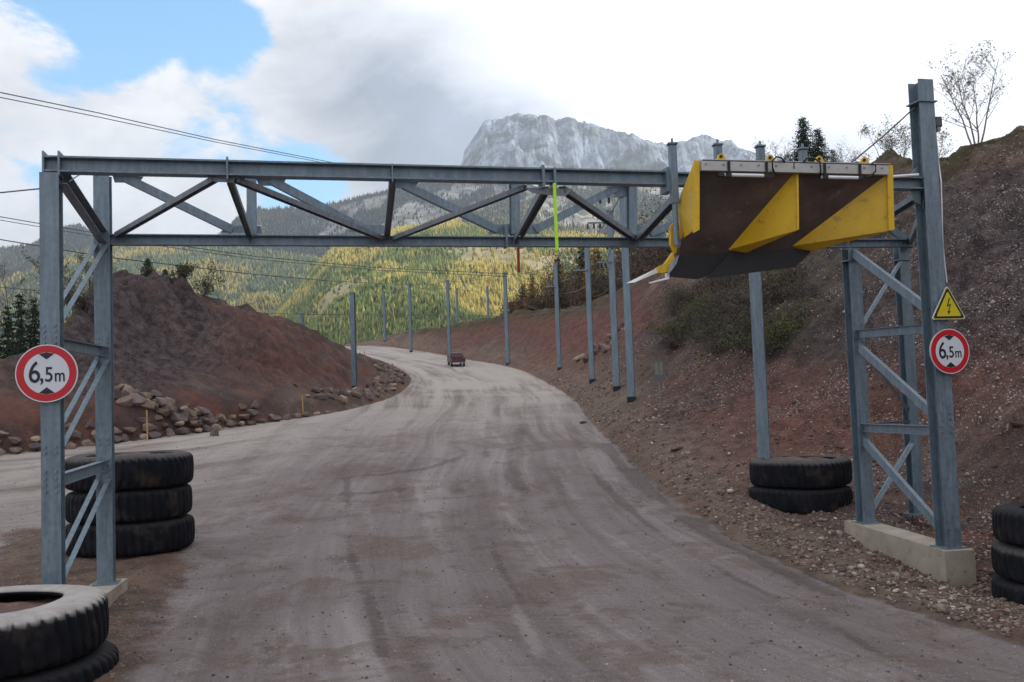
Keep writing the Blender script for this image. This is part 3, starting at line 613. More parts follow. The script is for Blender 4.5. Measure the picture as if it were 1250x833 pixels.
def left_tc(x, y, z, a, t, r):
    n = len(x); g = c3(.125, .165, .080) * r.uniform(.7, 1.3, (n, 1)); yl = c3(.48, .38, .11) * r.uniform(.6, 1.1, (n, 1))
    f = fbm(x * .005, y * .005, 502, 4); p = sstep(.0, .3, f) * .6 + .08; return pick(r.random(n) < p, yl, g)
def shaded_tc(x, y, z, a, t, r):  # ridge trees coloured dark in place of a cloud shadow over them
    n = len(x); g = c3(.014, .024, .022) * r.uniform(.6, 1.4, (n, 1)); yl = c3(.16, .13, .04) * r.uniform(.6, 1.1, (n, 1))
    return pick(r.random(n) < .10 + .25 * sstep(.1, .3, fbm(x * .004, y * .004, 503, 3)), yl, g)
def slope_tc(x, y, z, a, t, r):
    n = len(x); g = c3(.060, .080, .045) * r.uniform(.6, 1.4, (n, 1)); yl = c3(.42, .33, .10) * r.uniform(.6, 1.1, (n, 1))
    p = .12 + .55 * sstep(.6, .2, t); return pick(r.random(n) < p, yl, g)
forest('near_hill_forest', 'near_hill', 66000, 6, 13, (.16, .24), lambda x, y, z, a, t: 1 - clearing(x, y, 301) * .93, near_tc, (-.34, .34), (.30, 1.0), 601)
forest('left_hill_forest', 'left_far_hill', 26000, 7, 14, (.17, .25), lambda x, y, z, a, t: 1 - clearing(x, y, 302) * .6, left_tc, (-.62, -.05), (.30, 1.0), 602)
forest('ridge_forest', 'back_ridge', 30000, 8, 16, (.17, .25), lambda x, y, z, a, t: 1 - .93 * sstep(.52, .75, t + .22 * fbm(x * .006, y * .003, 303, 4)) * sstep(-.10, .06, fbm(x * .010, y * .004, 307, 4)) * (a > -.30) * (t < .975), shaded_tc, (-.62, .02), (.35, 1.01), 603)
forest('slope_forest', 'mountain_slope', 52000, 8, 17, (.16, .24), lambda x, y, z, a, t: 1 - .96 * scree(x, y, z, a, t), slope_tc, (-.18, .42), (.2, 1.0), 604)
# valley floor so that nothing floats between the quarry and the hills
bm = bmesh.new()
vv = [bm.verts.new(v) for v in ((-9000, -9000, -62), (9000, -9000, -62), (9000, 9000, -62), (-9000, 9000, -62))]; bm.faces.new(vv)
o = mesh_obj('valley_ground', bm, simple('valley_meadow', (.07, .085, .04), .95, 0, .3, .01)); tag(o, kind='structure')

# ------------------------------------------------------------------ the cloud that shades the quarry (outside the frame, up towards the sun)
def cloud_over():
    m, t, b = newmat('cloud_vapour'); b.inputs['Base Color'].default_value = (.85, .86, .88, 1); b.inputs['Roughness'].default_value = 1
    bm = bmesh.new(); bmesh.ops.create_icosphere(bm, subdivisions=5, radius=1)
    n = np.array([v.co[:] for v in bm.verts]); k = 1 + .18 * fbm(n[:, 0] * 2.5 + n[:, 2], n[:, 1] * 2.5, 701, 5)
    for v, q in zip(bm.verts, k):
        q = float(q); v.co = Vector((v.co.x * 900 * q, v.co.y * 620 * q, max(v.co.z, -.35) * 170 * q))
    h = 1650; c = Vector((0, 150, 0)) + sdir * (h / sdir.z)
    bm.transform(Matrix.Translation(c)); o = mesh_obj('cloud', bm, m, smooth=True)
    tag(o, kind='structure')
cloud_over()
# ------------------------------------------------------------------ haze
bm = bmesh.new(); box(bm, (0, 3600, 663), (9000, 8000, 1452))
m = bpy.data.materials.new('haze_air'); m.use_nodes = True; t = m.node_tree; t.nodes.clear()
pv = N(t, 'ShaderNodeVolumePrincipled', inp={'Color': (.74, .86, 1.0, 1), 'Density': 0.00013, 'Anisotropy': 0.2}); om = N(t, 'ShaderNodeOutputMaterial')
t.links.new(pv.outputs[0], om.inputs['Volume'])
m.cycles.homogeneous_volume = True
o = mesh_obj('haze', bm, m); tag(o, kind='stuff')
# ------------------------------------------------------------------ the height-limit gantry
def col_at(px, y, z):
    """point on the vertical that crosses column px at depth y, height z"""
    d0 = ray(px, row_h(px)); py = row_h(px) - (z - EYE) / y * F
    for _ in range(4):
        p = P(px, py, y); py -= (z - p.z) / y * F
    return P(px, py, y)
ZB = 0.37
NL = col_at(66, 15.75, ZB); FL = col_at(130, 18.85, ZB); NR = col_at(1158, 19.6, ZB); FR = col_at(1057, 23.4, ZB); BR = col_at(1119, 24.6, ZB)
def on_plane(px, py, a, b, off=0.0):
    n = Vector((-(b.y - a.y), b.x - a.x, 0)).normalized(); o_ = Vector((0, 0, EYE)); d = ray(px, py)
    q = a + n * off
    return o_ + d * ((q - o_).dot(n) / d.dot(n))
PN = lambda px, py, off=0.0: on_plane(px, py, NL, NR, off)
PF = lambda px, py, off=0.0: on_plane(px, py, FL, FR, off)
ALONG = Vector((NR.x - NL.x, NR.y - NL.y, 0)).normalized(); ACR = Vector((-ALONG.y, ALONG.x, 0))
gan = empty('height_gantry', (NL.x, NL.y, ZB), 0, 'long galvanised steel lattice gantry spanning the haul road on two braced towers', 'gantry')
UP = Vector((0, 0, 1))
def leg(name, p, ztop, w, h, bandz=()):
    bm = bmesh.new(); extr(bm, Hp(w, h, .018, .014), p, Vector((p.x, p.y, ztop)), ACR)
    o = mesh_obj(name, bm, STEEL, gan)
    for z in bandz:
        bm = bmesh.new(); box(bm, (0, 0, 0), (w + .09, h + .09, .025)); bm.transform(Matrix.Translation((p.x, p.y, z)) @ Matrix.Rotation(math.atan2(ALONG.y, ALONG.x), 4, 'Z'))
        b = mesh_obj('splice_plate', bm, STEEL, gan)
    bm = bmesh.new(); box(bm, (0, 0, 0), (w + .16, h + .16, .03)); bm.transform(Matrix.Translation((p.x, p.y, p.z + .012)) @ Matrix.Rotation(math.atan2(ALONG.y, ALONG.x), 4, 'Z'))
    mesh_obj('base_plate', bm, STEEL, gan)
    return o
zT1 = PN(64, 190).z; 
leg('leg', NL, PN(66, 213).z, .30, .30); leg('leg', FL, PF(128, 214).z, .30, .30)
leg('leg', NR, PN(1128, 100).z, .36, .34, (PN(1130, 127).z,)); leg('leg', FR, PF(1038, 304).z, .32, .32, (PF(1040, 319).z,))
leg('leg', BR, P(1106, 300, BR.y).z, .28, .28, (P(1107, 318, BR.y).z,))
# chords
beam('top_chord', Hp(.26, .27, .03, .016), PN(54, 201.5), PN(821, 219), STEEL, gan)
beam('top_chord', Hp(.26, .25, .03, .016), PN(823, 219.5), PN(1126, 225), STEEL, gan)
beam('rear_chord', Hp(.22, .18, .02, .014), PF(128, 206), PF(1040, 226), STEEL, gan)
beam('bottom_chord', Hp(.22, .215, .022, .014), PF(127, 293), PF(1034, 297.5), STEEL, gan)
beam('bottom_chord', Hp(.22, .20, .022, .014), PF(1037, 297.5), P(1112, 297, BR.y - .3), STEEL, gan)
beam('rear_beam', Hp(.2, .2, .02, .014), PF(930, 226), PN(1000, 224) + ACR * 3.0, STEEL2, gan)
# end plates, stiffeners and splices on the chords
def stiff(px, r0_, r1_, w, f=PN, dz=0, mat=STEEL, dep=.30, off=-.0):
    bm = bmesh.new(); a = f(px, r0_); b = f(px, r1_); c = (a + b) / 2; box(bm, (0, 0, 0), (w, dep, abs(a.z - b.z)))
    bm.transform(Matrix.Translation(c + ACR * off) @ Matrix.Rotation(math.atan2(ALONG.y, ALONG.x), 4, 'Z')); mesh_obj('stiffener_plate', bm, mat, gan)
stiff(74, 187, 216, .03); stiff(55, 187, 214, .03); stiff(278, 194, 221, .03); stiff(478, 202, 224, .02); stiff(661, 204, 231, .05, dep=.34); stiff(675, 207, 232, .045, dep=.33)
stiff(814, 207, 236, .14, dep=.36); stiff(617, 275, 303, .05, f=PF, dep=.28); stiff(626, 290, 301, .02, f=PF, dep=.25); stiff(303, 288, 300, .02, f=PF, dep=.25)
# gussets on the rear plane of the truss and braces
def gus(pts, off=.0, mat=STEEL):
    bm = bmesh.new(); plate(bm, [PF(x, y, off) for x, y in pts], .016); mesh_obj('gusset_plate', bm, mat, gan)
gus([(425, 283), (430, 275), (470, 275), (470, 286)], .12); gus([(596, 286), (600, 274), (660, 274), (658, 286)], .12); gus([(268, 284), (278, 276), (318, 276), (320, 285)], .12)
gus([(137, 214), (175, 216), (170, 223), (140, 223)], .12); gus([(312, 216), (350, 217), (345, 227), (316, 227)], .12); gus([(480, 222), (512, 222), (505, 230), (482, 230)], .12)
gus([(740, 228), (765, 228), (765, 240), (752, 240)], .12); gus([(775, 276), (812, 278), (812, 290), (775, 288)], .12)
def gusN(pts, off=.0, mat=STEEL2):
    bm = bmesh.new(); plate(bm, [PN(x, y, off) for x, y in pts], .016); mesh_obj('gusset_plate', bm, mat, gan)
gusN([(253, 216), (288, 217), (284, 223), (262, 222)], .0); gusN([(640, 229), (700, 231), (690, 240), (650, 236)], .0)
LB = Lp(.13, .014); LBb = Lp(.17, .016)
def br(name, a, b, prof, mat=STEEL, up=(0, 0, 1)): beam(name, prof, a, b, mat, gan, up)
# rear plane lattice: posts and light diagonals
for x in (307, 628, 771): br('lattice_post', PF(x, 213 + (x - 128) * .02, .06), PF(x + .5, 287, .06), Hp(.20, .20, .012, .01), up=ACR)
for a, b in (((152, 217), (284, 281)), ((330, 220), (449, 283)), ((492, 226), (607, 281)), ((652, 281), (752, 230)), ((793, 286), (835, 268))):
    br('lattice_diagonal', PF(*a, .16), PF(*b, .16), Lp(.17, .016), up=ACR)
# inclined lattice from the near top chord down to the bottom chord (in the dull steel)
for a, b, w in (((262, 219), (143, 287), .12), ((281, 221), (305, 288), .12), ((287, 219), (466, 291), .13), ((479, 224), (472, 290), .13), ((641, 229), (482, 291), .12),
                ((665, 232), (632, 291), .17), ((686, 231), (775, 292), .14), ((824, 243), (779, 292), .17)):
    br('lattice_diagonal', PN(*a), PF(*b, -.10), Up(w, w * .8, .014), STEEL2, up=(0, 0, -1))
# left tower
br('tower_brace', PN(76, 216), PF(126, 290, -.12), Up(.26, .16, .016), STEEL2, up=ALONG)
def tower(pa, pb, segs, w=.15):
    """pa, pb: near and rear leg; segs: (z on near leg, z on rear leg, kind)"""
    for za, zb, kind in segs:
        a = Vector((pa.x, pa.y, za)); b = Vector((pb.x, pb.y, zb)); d = (b - a).normalized()
        a = a + d * .17; b = b - d * .17
        if kind == 'beam': br('cross_beam', a, b, Hp(.14, .20, .014, .012))
        else:
            for s in ((-1, 1) if kind == 'pair' else (0,)):
                o_ = ALONG * .10 * s; br('tower_brace', a + o_, b + o_, Lp(w * .62, .012) if kind == 'pair' else Up(w, .10, .012), up=ALONG)
def zrow(p, px, py): return P(px, py, p.y).z
tower(NL, FL, [(zrow(NL, 80, 400), zrow(FL, 125, 297), 'pair'), (zrow(NL, 80, 418), zrow(FL, 124, 430), 'beam'), (zrow(NL, 80, 555), zrow(FL, 124, 437), 'pair'),
               (zrow(NL, 82, 588), zrow(FL, 124, 568), 'beam'), (zrow(NL, 80, 716), zrow(FL, 124, 582), 'pair')])
# right tower
tower(NR, FR, [(zrow(NR, 1135, 384), zrow(FR, 1044, 306), 'single'), (zrow(NR, 1146, 400), zrow(FR, 1049, 408), 'beam'), (zrow(NR, 1148, 514), zrow(FR, 1050, 420), 'single'),
               (zrow(NR, 1150, 526), zrow(FR, 1053, 522), 'beam'), (zrow(NR, 1152, 655), zrow(FR, 1055, 534), 'single')], w=.19)
def rb(p, a, q, b, prof=None, mat=STEEL): br('tower_brace', P(a[0], a[1], p), P(b[0], b[1], q), prof or Up(.12, .08, .012), mat, up=ALONG)
rb(FR.y, (1052, 397), BR.y, (1104, 312)); rb(FR.y, (1056, 428), BR.y, (1114, 508), Lp(.08, .01), STEEL2); rb(FR.y, (1062, 626), BR.y, (1116, 536), Up(.15, .1, .012))
rb(FR.y + .3, (1058, 518), BR.y, (1122, 514), Lp(.06, .01))
br('tower_brace', PN(1127, 236), PF(1040, 291), Up(.20, .12, .014), up=(0, 0, -1)); br('tower_brace', P(1110, 297, BR.y), PN(1130, 250), Up(.16, .1, .012), STEEL2, up=ALONG)
br('tower_brace', PF(1074, 270), P(1114, 299, BR.y - .2), Up(.18, .1, .012), up=ACR)
bm = bmesh.new(); plate(bm, [PN(1106, 217), PN(1121, 203), PN(1121, 217)], .02); mesh_obj('gusset_plate', bm, STEEL, gan)
bm = bmesh.new(); plate(bm, [PN(1112, 232), PN(1124, 232), PN(1124, 250), PN(1116, 246)], .02); mesh_obj('gusset_plate', bm, STEEL, gan)
# bolt heads on the joints
for p, w in ((NL, .15), (FL, .15), (NR, .18), (FR, .16)):
    zs = [zrow(NL, 80, r_) for r_ in (398, 405, 412, 419, 426, 545, 552, 575, 583, 591, 599)] if p in (NL, FL) else [zrow(NR, 1140, r_) for r_ in (380, 388, 396, 404, 412, 505, 512, 520, 528, 645)]
    bm = bmesh.new()
    for z in zs:
        for s in (-1, 1):
            c = Vector((p.x, p.y, z)) + ALONG * (w * .55 * s) - ACR * (w + .012); box(bm, c, (.035, .03, .035))
    mesh_obj('bolt_heads', bm, STEEL2, gan)
# right concrete strip footing, left one
def footing(a, b, w, zt, zb, ext0, ext1):
    d = (b - a); d.z = 0; d.normalize(); nrm = Vector((-d.y, d.x, 0)); bm = bmesh.new()
    p0 = a - d * ext0; p1 = b + d * ext1
    q = [p0 - nrm * w, p1 - nrm * w, p1 + nrm * w, p0 + nrm * w]
    lo = [bm.verts.new((v.x, v.y, zb)) for v in q]; hi = [bm.verts.new((v.x, v.y, zt)) for v in q]
    for i in range(4): bm.faces.new((lo[i], lo[(i + 1) % 4], hi[(i + 1) % 4], hi[i]))
    bm.faces.new(hi); bm.faces.new(lo[::-1]); mesh_obj('concrete_footing', bm, CONC, gan, bevel=.02)
footing(NL, FL, .29, ZB, -.45, .35, .45); footing(NR, FR, .31, ZB, -.45, .42, .55)
# vertical guide posts that carry the scraper
for x0_, t_, b_ in ((826, 178, 300), (880, 179, 262), (932, 181, 262), (984, 184, 262)):
    bm = bmesh.new(); a = PN(x0_, b_, -.24); b = Vector((a.x, a.y, PN(x0_ - 1, t_, -.24).z)); mid = a.lerp(b, .42)
    extr(bm, Op(.055, 12), a, mid, ACR); extr(bm, Rp(.13, .13), mid, b, ACR)
    box(bm, b + Vector((0, 0, .03)), (.19, .19, .03)); box(bm, b + Vector((0, 0, .09)), (.04, .04, .10))
    for k in range(9): box(bm, mid.lerp(b, .12 + .09 * k) - ACR * .066 + ALONG * -.03, (.028, .014, .04))
    mesh_obj('guide_post', bm, STEEL, gan)
# thin cable slung between the two left legs
bm = bmesh.new(); a = PN(84, 222); b = PF(120, 216)
tube(bm, [a, a.lerp(b, .35) + Vector((0, 0, .10)), a.lerp(b, .6) + Vector((0, 0, .2)), b], .012, 5); mesh_obj('tie_cable', bm, WIREM, gan)
# white conduit and pipe at the right mast
bm = bmesh.new(); tube(bm, [PN(1142, 158, -.1), PN(1146, 200, -.1), PN(1149, 222, -.22), PN(1151, 300, -.1), PN(1156, 345, -.1)], .014, 5); mesh_obj('cable_conduit', bm, WHITE, gan)
bm = bmesh.new(); tube(bm, [PN(1086, 216, -.14), PN(1121, 213.5, -.14)], .03, 6); mesh_obj('pipe', bm, WHITE, gan)
# floodlight housing on the mast
fl = empty('floodlight', PN(1144, 150, -.1), 0, 'small black box lamp bolted high on the tall right mast', 'floodlight')
bm = bmesh.new(); c = PN(1144, 150, -.1); box(bm, c, (.15, .16, .22)); mesh_obj('housing', bm, BLACKM, fl, bevel=.015)
bm = bmesh.new(); box(bm, c + Vector((.0, -.03, -.15)), (.07, .08, .09)); mesh_obj('bracket', bm, STEEL2, fl)
bm = bmesh.new(); box(bm, c + Vector((.0, -.083, 0)), (.12, .008, .17)); mesh_obj('lens', bm, simple('dark_glass', (.03, .035, .04), .15), fl)
# stay cable from the mast
bm = bmesh.new(); tube(bm, [PN(1117, 131), PN(1080, 165, .3), PN(1044, 195, .8), PN(1020, 215, 1.2)], .016, 5)
tag(mesh_obj('stay_cable', bm, WIREM), 'dark diagonal stay cable running down left from the collar of the tall right mast', 'cable')

# ------------------------------------------------------------------ the yellow load scraper hung in front of the chord
PSF = lambda x, y: PN(x, y, -1.25)
PSB = lambda x, y: PN(x, y, -.02)
scr = empty('load_scraper', PSF(970, 200), 0, 'large two-bay yellow steel scraper with dusty dark liners hung from the gantry beam', 'load scraper')
def sp(name, pts, thick, mat): 
    bm = bmesh.new(); plate(bm, pts, thick); return mesh_obj(name, bm, mat, scr)
# liners
sp('liner_plate', [PSF(853, 205), PSF(973, 207), PSB(893, 308), PSB(828, 313)], .02, BROWN)
sp('liner_plate', [PSF(976, 207), PSF(1084, 211), PSB(990, 306), PSB(908, 309)], .02, BROWN)
# side plates (yellow) with front flange strips
sp('side_plate', [PSF(847.5, 197), PSF(847.5, 281), PSB(831, 293), PSB(827, 256), PSB(831, 238)], .015, YEL)
sp('side_plate', [PSF(973, 206), PSF(974, 281), PSB(908, 310), PSB(886, 306)], .02, YEL)
sp('side_plate', [PSF(1085, 206), PSF(1091, 281), PSB(986, 308), PSB(958, 302)], .02, YEL)
for x0_, x1_, ya, yb in ((847, 854, 196, 280.5), (1083, 1090, 202, 281)):
    bm = bmesh.new(); plate(bm, [PN(x0_, ya, -1.29), PN(x1_, ya, -1.29), PN(x1_ + (2 if x0_ > 1000 else 0), yb, -1.29), PN(x0_ + (2 if x0_ > 1000 else 0), yb + (4 if x0_ < 1000 else 0), -1.29)], .03); mesh_obj('edge_flange', bm, YEL, scr)
bm = bmesh.new(); plate(bm, [PN(972, 204, -1.27), PN(974.6, 204, -1.27), PN(975.5, 280, -1.27), PN(973, 281, -1.27)], .02); mesh_obj('edge_flange', bm, YEL, scr)
# cutting blades along the lower rear edge
sp('cutting_blade', [PSB(829, 308), PSB(912, 296), PSB(912, 318), PSB(872, 334), PSB(852, 341), PSB(817, 338), PSB(818, 330)], .03, BLACKM)
sp('cutting_blade', [PN(895, 304, -.06), PN(920, 300, -.06), PN(989, 301, -.06), PN(989, 309, -.1), PN(971, 326, -.1), PN(862, 340, -.1)], .03, BLACKM)
sp('blade_edge', [PN(829, 311, -.08), PN(826, 322, -.12), PN(814, 338, -.12), PN(818, 322, -.08)], .02, STEEL2)
# outer arm and hinge lug
sp('hinge_arm', [PSB(819, 276), PSB(824, 271), PSB(831, 288), PSB(825, 310), PSB(819, 298)], .10, YEL)
sp('hinge_arm', [PSB(801, 327), PSB(812, 322), PSB(822, 308), PSB(824, 318), PSB(820, 330), PSB(809, 334), PSB(802, 333)], .12, YEL)
# top beam with joint, straps, rods, lifting eyes, hoses
beam('top_beam', Rp(.10, .175), PN(855, 203, -1.30), PN(967, 205.5, -1.30), ALU, scr); beam('top_beam', Rp(.10, .175), PN(968.5, 205.6, -1.30), PN(1083, 208.4, -1.30), ALU, scr)
beam('beam_flange', Rp(.22, .015), PN(855, 196.6, -1.24), PN(1083, 202, -1.24), ALU, scr)
beam('cover_strip', Rp(.02, .06), PN(943, 208, -1.37), PN(1000, 209.5, -1.37), ALU, scr)
for a, b in (((884, 213.5), (940, 214.8)), ((1003, 216.3), (1054, 217.4))):
    beam('steel_rod', Op(.032, 10), PN(*a, -1.36), PN(*b, -1.36), WHITE, scr)
for a in ((889, 214), (936, 215), (1007, 216.6), (1051, 217.3), (880, 213.4), (941, 215)): 
    bm = bmesh.new(); c = PN(*a, -1.37); box(bm, (0, 0, 0), (.11, .07, .075)); bm.transform(Matrix.Translation(c)); mesh_obj('rod_clamp', bm, BLACKM, scr)
for x, y0_, y1_ in ((890, 197, 215), (936, 198, 216), (1007, 199.5, 218), (1050, 200, 218)):
    bm = bmesh.new(); plate(bm, [PN(x - 1.4, y0_, -1.38), PN(x + 1.4, y0_, -1.38), PN(x + 2, y1_, -1.38), PN(x - .6, y1_, -1.38)], .02); mesh_obj('strap', bm, BLACKM, scr)
for x, y in ((881, 196), (941, 197.5), (1001, 199), (1056, 200.4)):
    bm = bmesh.new(); plate(bm, [PN(x - 6, y, -1.22), PN(x - 3.5, y - 7, -1.22), PN(x - .5, y - 9, -1.22), PN(x + 2.5, y - 7, -1.22), PN(x + 6, y, -1.22)], .05); e_ = mesh_obj('lifting_eye', bm, YEL, scr)
    bm = bmesh.new(); c = PN(x - .5, y - 5, -1.24); extr(bm, Op(.03, 10), c, c + ACR * .09, (0, 0, 1)); mesh_obj('eye_hole', bm, BLACKM, scr)
for pts in ([(946, 213), (943, 205), (943, 196), (948, 191.5), (954, 193), (958, 198)], [(1000, 217), (1002, 209), (1001, 198), (993, 193), (985, 193.5), (981, 198)], [(1052, 217), (1062, 216), (1069, 209), (1069, 202), (1064, 200)]):
    bm = bmesh.new(); pp = [PN(x, y, -1.42 if i not in (0, len(pts) - 1) else -1.36) for i, (x, y) in enumerate(pts)]; tube(bm, pp, .017, 6); mesh_obj('hydraulic_hose', bm, RUBB, scr, smooth=True)
bm = bmesh.new()
for k in range(11): box(bm, PN(862 + k * 21.5, 200.5 + k * .5, -1.365), (.025, .02, .025))
mesh_obj('bolt_heads', bm, STEEL2, scr)
# loose white sheet blades at the left of the hinge
wb = empty('deflector_blade', PN(790, 335, -.1), 0, 'pair of thin white metal blades sticking out left below the yellow scraper', 'blade')
bm = bmesh.new(); plate(bm, [PN(764, 346, -.3), PN(801, 328, -.05), PN(803, 333, -.05), PN(775, 345, -.3)], .012); mesh_obj('upper_blade', bm, WHITE, wb)
bm = bmesh.new(); plate(bm, [PN(792, 345, -.2), PN(812, 339.5, -.1), PN(812, 334, -.1), PN(817, 334, -.1), PN(817, 340.5, -.1), PN(793, 346.3, -.2)], .012); mesh_obj('lower_blade', bm, WHITE, wb)
# hanging marker rods
bm = bmesh.new(); a = PN(676.5, 224, -.16); b = PN(680, 306, -.16); extr(bm, Rp(.055, .03), a, b, ACR)
tag(mesh_obj('marker_strip', bm, LIME), 'bright lime green strip hanging straight down in front of the gantry lattice', 'marker strip')
bm = bmesh.new(); a = PF(632.6, 302.5, -.1); b = PF(633.2, 333, -.1); extr(bm, Op(.032, 8), a, b, ACR)
tag(mesh_obj('marker_rod', bm, REDP), 'short dark red rod hanging below the bottom chord of the gantry', 'marker rod')

# ------------------------------------------------------------------ signs
def disc(bm, r, z, n=64, r_in=0):
    if r_in:
        a = [bm.verts.new((r * math.cos(2 * math.pi * i / n), r * math.sin(2 * math.pi * i / n), z)) for i in range(n)]
        b = [bm.verts.new((r_in * math.cos(2 * math.pi * i / n), r_in * math.sin(2 * math.pi * i / n), z)) for i in range(n)]
        for i in range(n): bm.faces.new((a[i], a[(i + 1) % n], b[(i + 1) % n], b[i]))
    else: bm.faces.new([bm.verts.new((r * math.cos(2 * math.pi * i / n), r * math.sin(2 * math.pi * i / n), z)) for i in range(n)])
def sign_root(name, c, yaw, label, cat, group=None):
    e = bpy.data.objects.new(name, None); C.objects.link(e); e.location = c
    e.rotation_euler = (R(90), R(0), yaw); e.empty_display_size = .2; return tag(e, label, cat, group)   # local x right, y up, z towards the driver
def poly(bm, pts, z, sc=1): bm.faces.new([bm.verts.new((x * sc, y * sc, z)) for x, y in pts])
def textmesh(s, size, x, y, z, name, parent, mat, sx=1.0):
    cu = bpy.data.curves.new(name, 'FONT'); cu.body = s; cu.size = size; cu.align_x = 'CENTER'; cu.align_y = 'CENTER'; cu.extrude = 0.001; cu.offset = 0.004
    ob = bpy.data.objects.new(name, cu); C.objects.link(ob); bpy.context.view_layer.update()
    me = bpy.data.meshes.new_from_object(ob.evaluated_get(bpy.context.evaluated_depsgraph_get())); bpy.data.objects.remove(ob)
    for v in me.vertices: v.co = Vector((v.co.x * sx + x, v.co.y + y, v.co.z + z))
    me.materials.clear(); me.materials.append(mat); me.name = name
    return link(name, me, parent)
def height_sign(c, yaw, label, tilt=0):
    e = sign_root('height_limit_sign', c, yaw, label, 'road sign', 'round height limit signs on the gantry legs')
    def part(nm, fn, mat):
        bm = bmesh.new(); fn(bm); me = bpy.data.meshes.new(nm); bm.to_mesh(me); bm.free(); me.materials.append(mat); return link(nm, me, e)
    def back(bm):
        bmesh.ops.create_cone(bm, cap_ends=True, segments=64, radius1=.478, radius2=.478, depth=.03); bmesh.ops.translate(bm, vec=(0, 0, -.015), verts=bm.verts)
    part('sign_plate', back, ALU)
    part('sign_rim', lambda b: disc(b, .477, .002, 64, .460), SIGNW)
    part('red_border', lambda b: disc(b, .460, .003, 64, .345), SIGNR)
    part('white_face', lambda b: disc(b, .345, .002), SIGNW)
    def tri(b):
        poly(b, [(-.12, .322), (0, .228), (.12, .322), (0, .345)], .006); 
    def tri2(b): poly(b, [(-.12, -.322), (0, -.345), (.12, -.322), (0, -.228)], .006)
    part('black_arrowhead', tri, INK); part('black_arrowhead', tri2, INK)
    textmesh('6', .50, -.185, .005, .006, 'numeral', e, INK, .78)
    textmesh(',', .42, -.075, -.005, .006, 'comma', e, INK, .8)
    textmesh('5', .34, .035, -.03, .006, 'numeral', e, INK, .82); textmesh('m', .30, .20, -.045, .006, 'metre_letter', e, INK, .74)
    bm = bmesh.new(); box(bm, (0, .2, -.045), (.5, .05, .03)); box(bm, (0, -.2, -.045), (.5, .05, .03)); me = bpy.data.meshes.new('clamp_bar'); bm.to_mesh(me); bm.free(); me.materials.append(STEEL); link('clamp_bar', me, e)
    return e
YAW = math.atan2(ALONG.y, ALONG.x)
height_sign(PN(57, 456, -.25), YAW, 'round red and white 6,5 m height limit sign low on the left gantry leg')
s_ = height_sign(PN(1159.5, 429, -.28), YAW, 'round red and white 6,5 m height limit sign below the yellow triangle')
s_.scale = (.97, .97, .97)
tri_c = PN(1157.5, 376, -.28)
e = sign_root('warning_sign', tri_c, YAW, 'yellow triangular high voltage warning sign with black lightning bolt above the round sign', 'warning sign')
def part_(nm, fn, mat, par=e):
    bm = bmesh.new(); fn(bm); me = bpy.data.meshes.new(nm); bm.to_mesh(me); bm.free(); me.materials.append(mat); return link(nm, me, par)
def rtri(s, rad=.035, n=5):
    pts = []; R_ = s / math.sqrt(3)
    for k, a in enumerate((90, 210, 330)):
        cx, cy = (R_ - 2 * rad) * math.cos(R(a)), (R_ - 2 * rad) * math.sin(R(a))
        for i in range(n + 1):
            b = R(a - 60 + 120 * i / n); pts.append((cx + rad * math.cos(b), cy + rad * math.sin(b)))
    return pts
def tplate(b):
    f = rtri(.82); a = [b.verts.new((x, y, -.02)) for x, y in f]; c = [b.verts.new((x, y, 0)) for x, y in f]; n = len(f)
    for i in range(n): b.faces.new((a[i], a[(i + 1) % n], c[(i + 1) % n], c[i]))
    b.faces.new(c); b.faces.new(a[::-1])
part_('sign_plate', tplate, SIGNW); part_('yellow_rim', lambda b: poly(b, rtri(.79), .003), SIGNY)
part_('black_border', lambda b: poly(b, rtri(.75), .006), INK); part_('yellow_face', lambda b: poly(b, rtri(.60, .02), .009), SIGNY)
bolt = [(.02, .20), (.05, .20), (-.005, .06), (.062, .085), (.012, -.07), (.045, -.06), (-.008, -.15), (-.03, -.055), (-.008, -.063), (.028, .045), (-.045, .018)]
part_('lightning_bolt', lambda b: poly(b, bolt, .012), INK)
bm = bmesh.new(); box(bm, (0, -.1, -.05), (.3, .05, .06)); me = bpy.data.meshes.new('clamp_bar'); bm.to_mesh(me); bm.free(); me.materials.append(STEEL); link('clamp_bar', me, e)

# ------------------------------------------------------------------ tyres
def tyre_mat(name, dust, amt, glow=0):
    m, t, b = newmat(name); b.inputs['Roughness'].default_value = .85; b.inputs['Specular IOR Level'].default_value = .2; g = N(t, 'ShaderNodeNewGeometry'); p = g.outputs['Position']
    s = N(t, 'ShaderNodeSeparateXYZ'); t.links.new(g.outputs['Normal'], s.inputs[0])
    up = mapr(t, s.outputs['Z'], .20, .75); nz = noise(t, p, 2.3, 8, .7); nz2 = noise(t, p, 1.3, 6, .6)
    base = mixc(t, mapr(t, nz, .45, .68, 0, .55), (.006, .007, .011), (.028, .027, .032))
    base = mixc(t, mapr(t, nz2, .56, .70, 0, .30), base, (.13, .095, .065))
    t.links.new(mixc(t, mth(t, 'MULTIPLY', up, mth(t, 'MULTIPLY', mapr(t, nz, .2, .6, .6, 1), amt)), base, dust), b.inputs['Base Color'])
    bp = N(t, 'ShaderNodeBump', inp={'Strength': .5, 'Distance': .012}); t.links.new(noise(t, p, 24, 5, .6), bp.inputs['Height']); t.links.new(bp.outputs[0], b.inputs['Normal'])
    return m
TY1 = tyre_mat('tyre_rubber_pale_top', (.42, .39, .375), 1.0); TY2 = tyre_mat('tyre_rubber', (.12, .11, .11), .7); TY3 = tyre_mat('tyre_rubber_dark', (.03, .03, .034), .6)
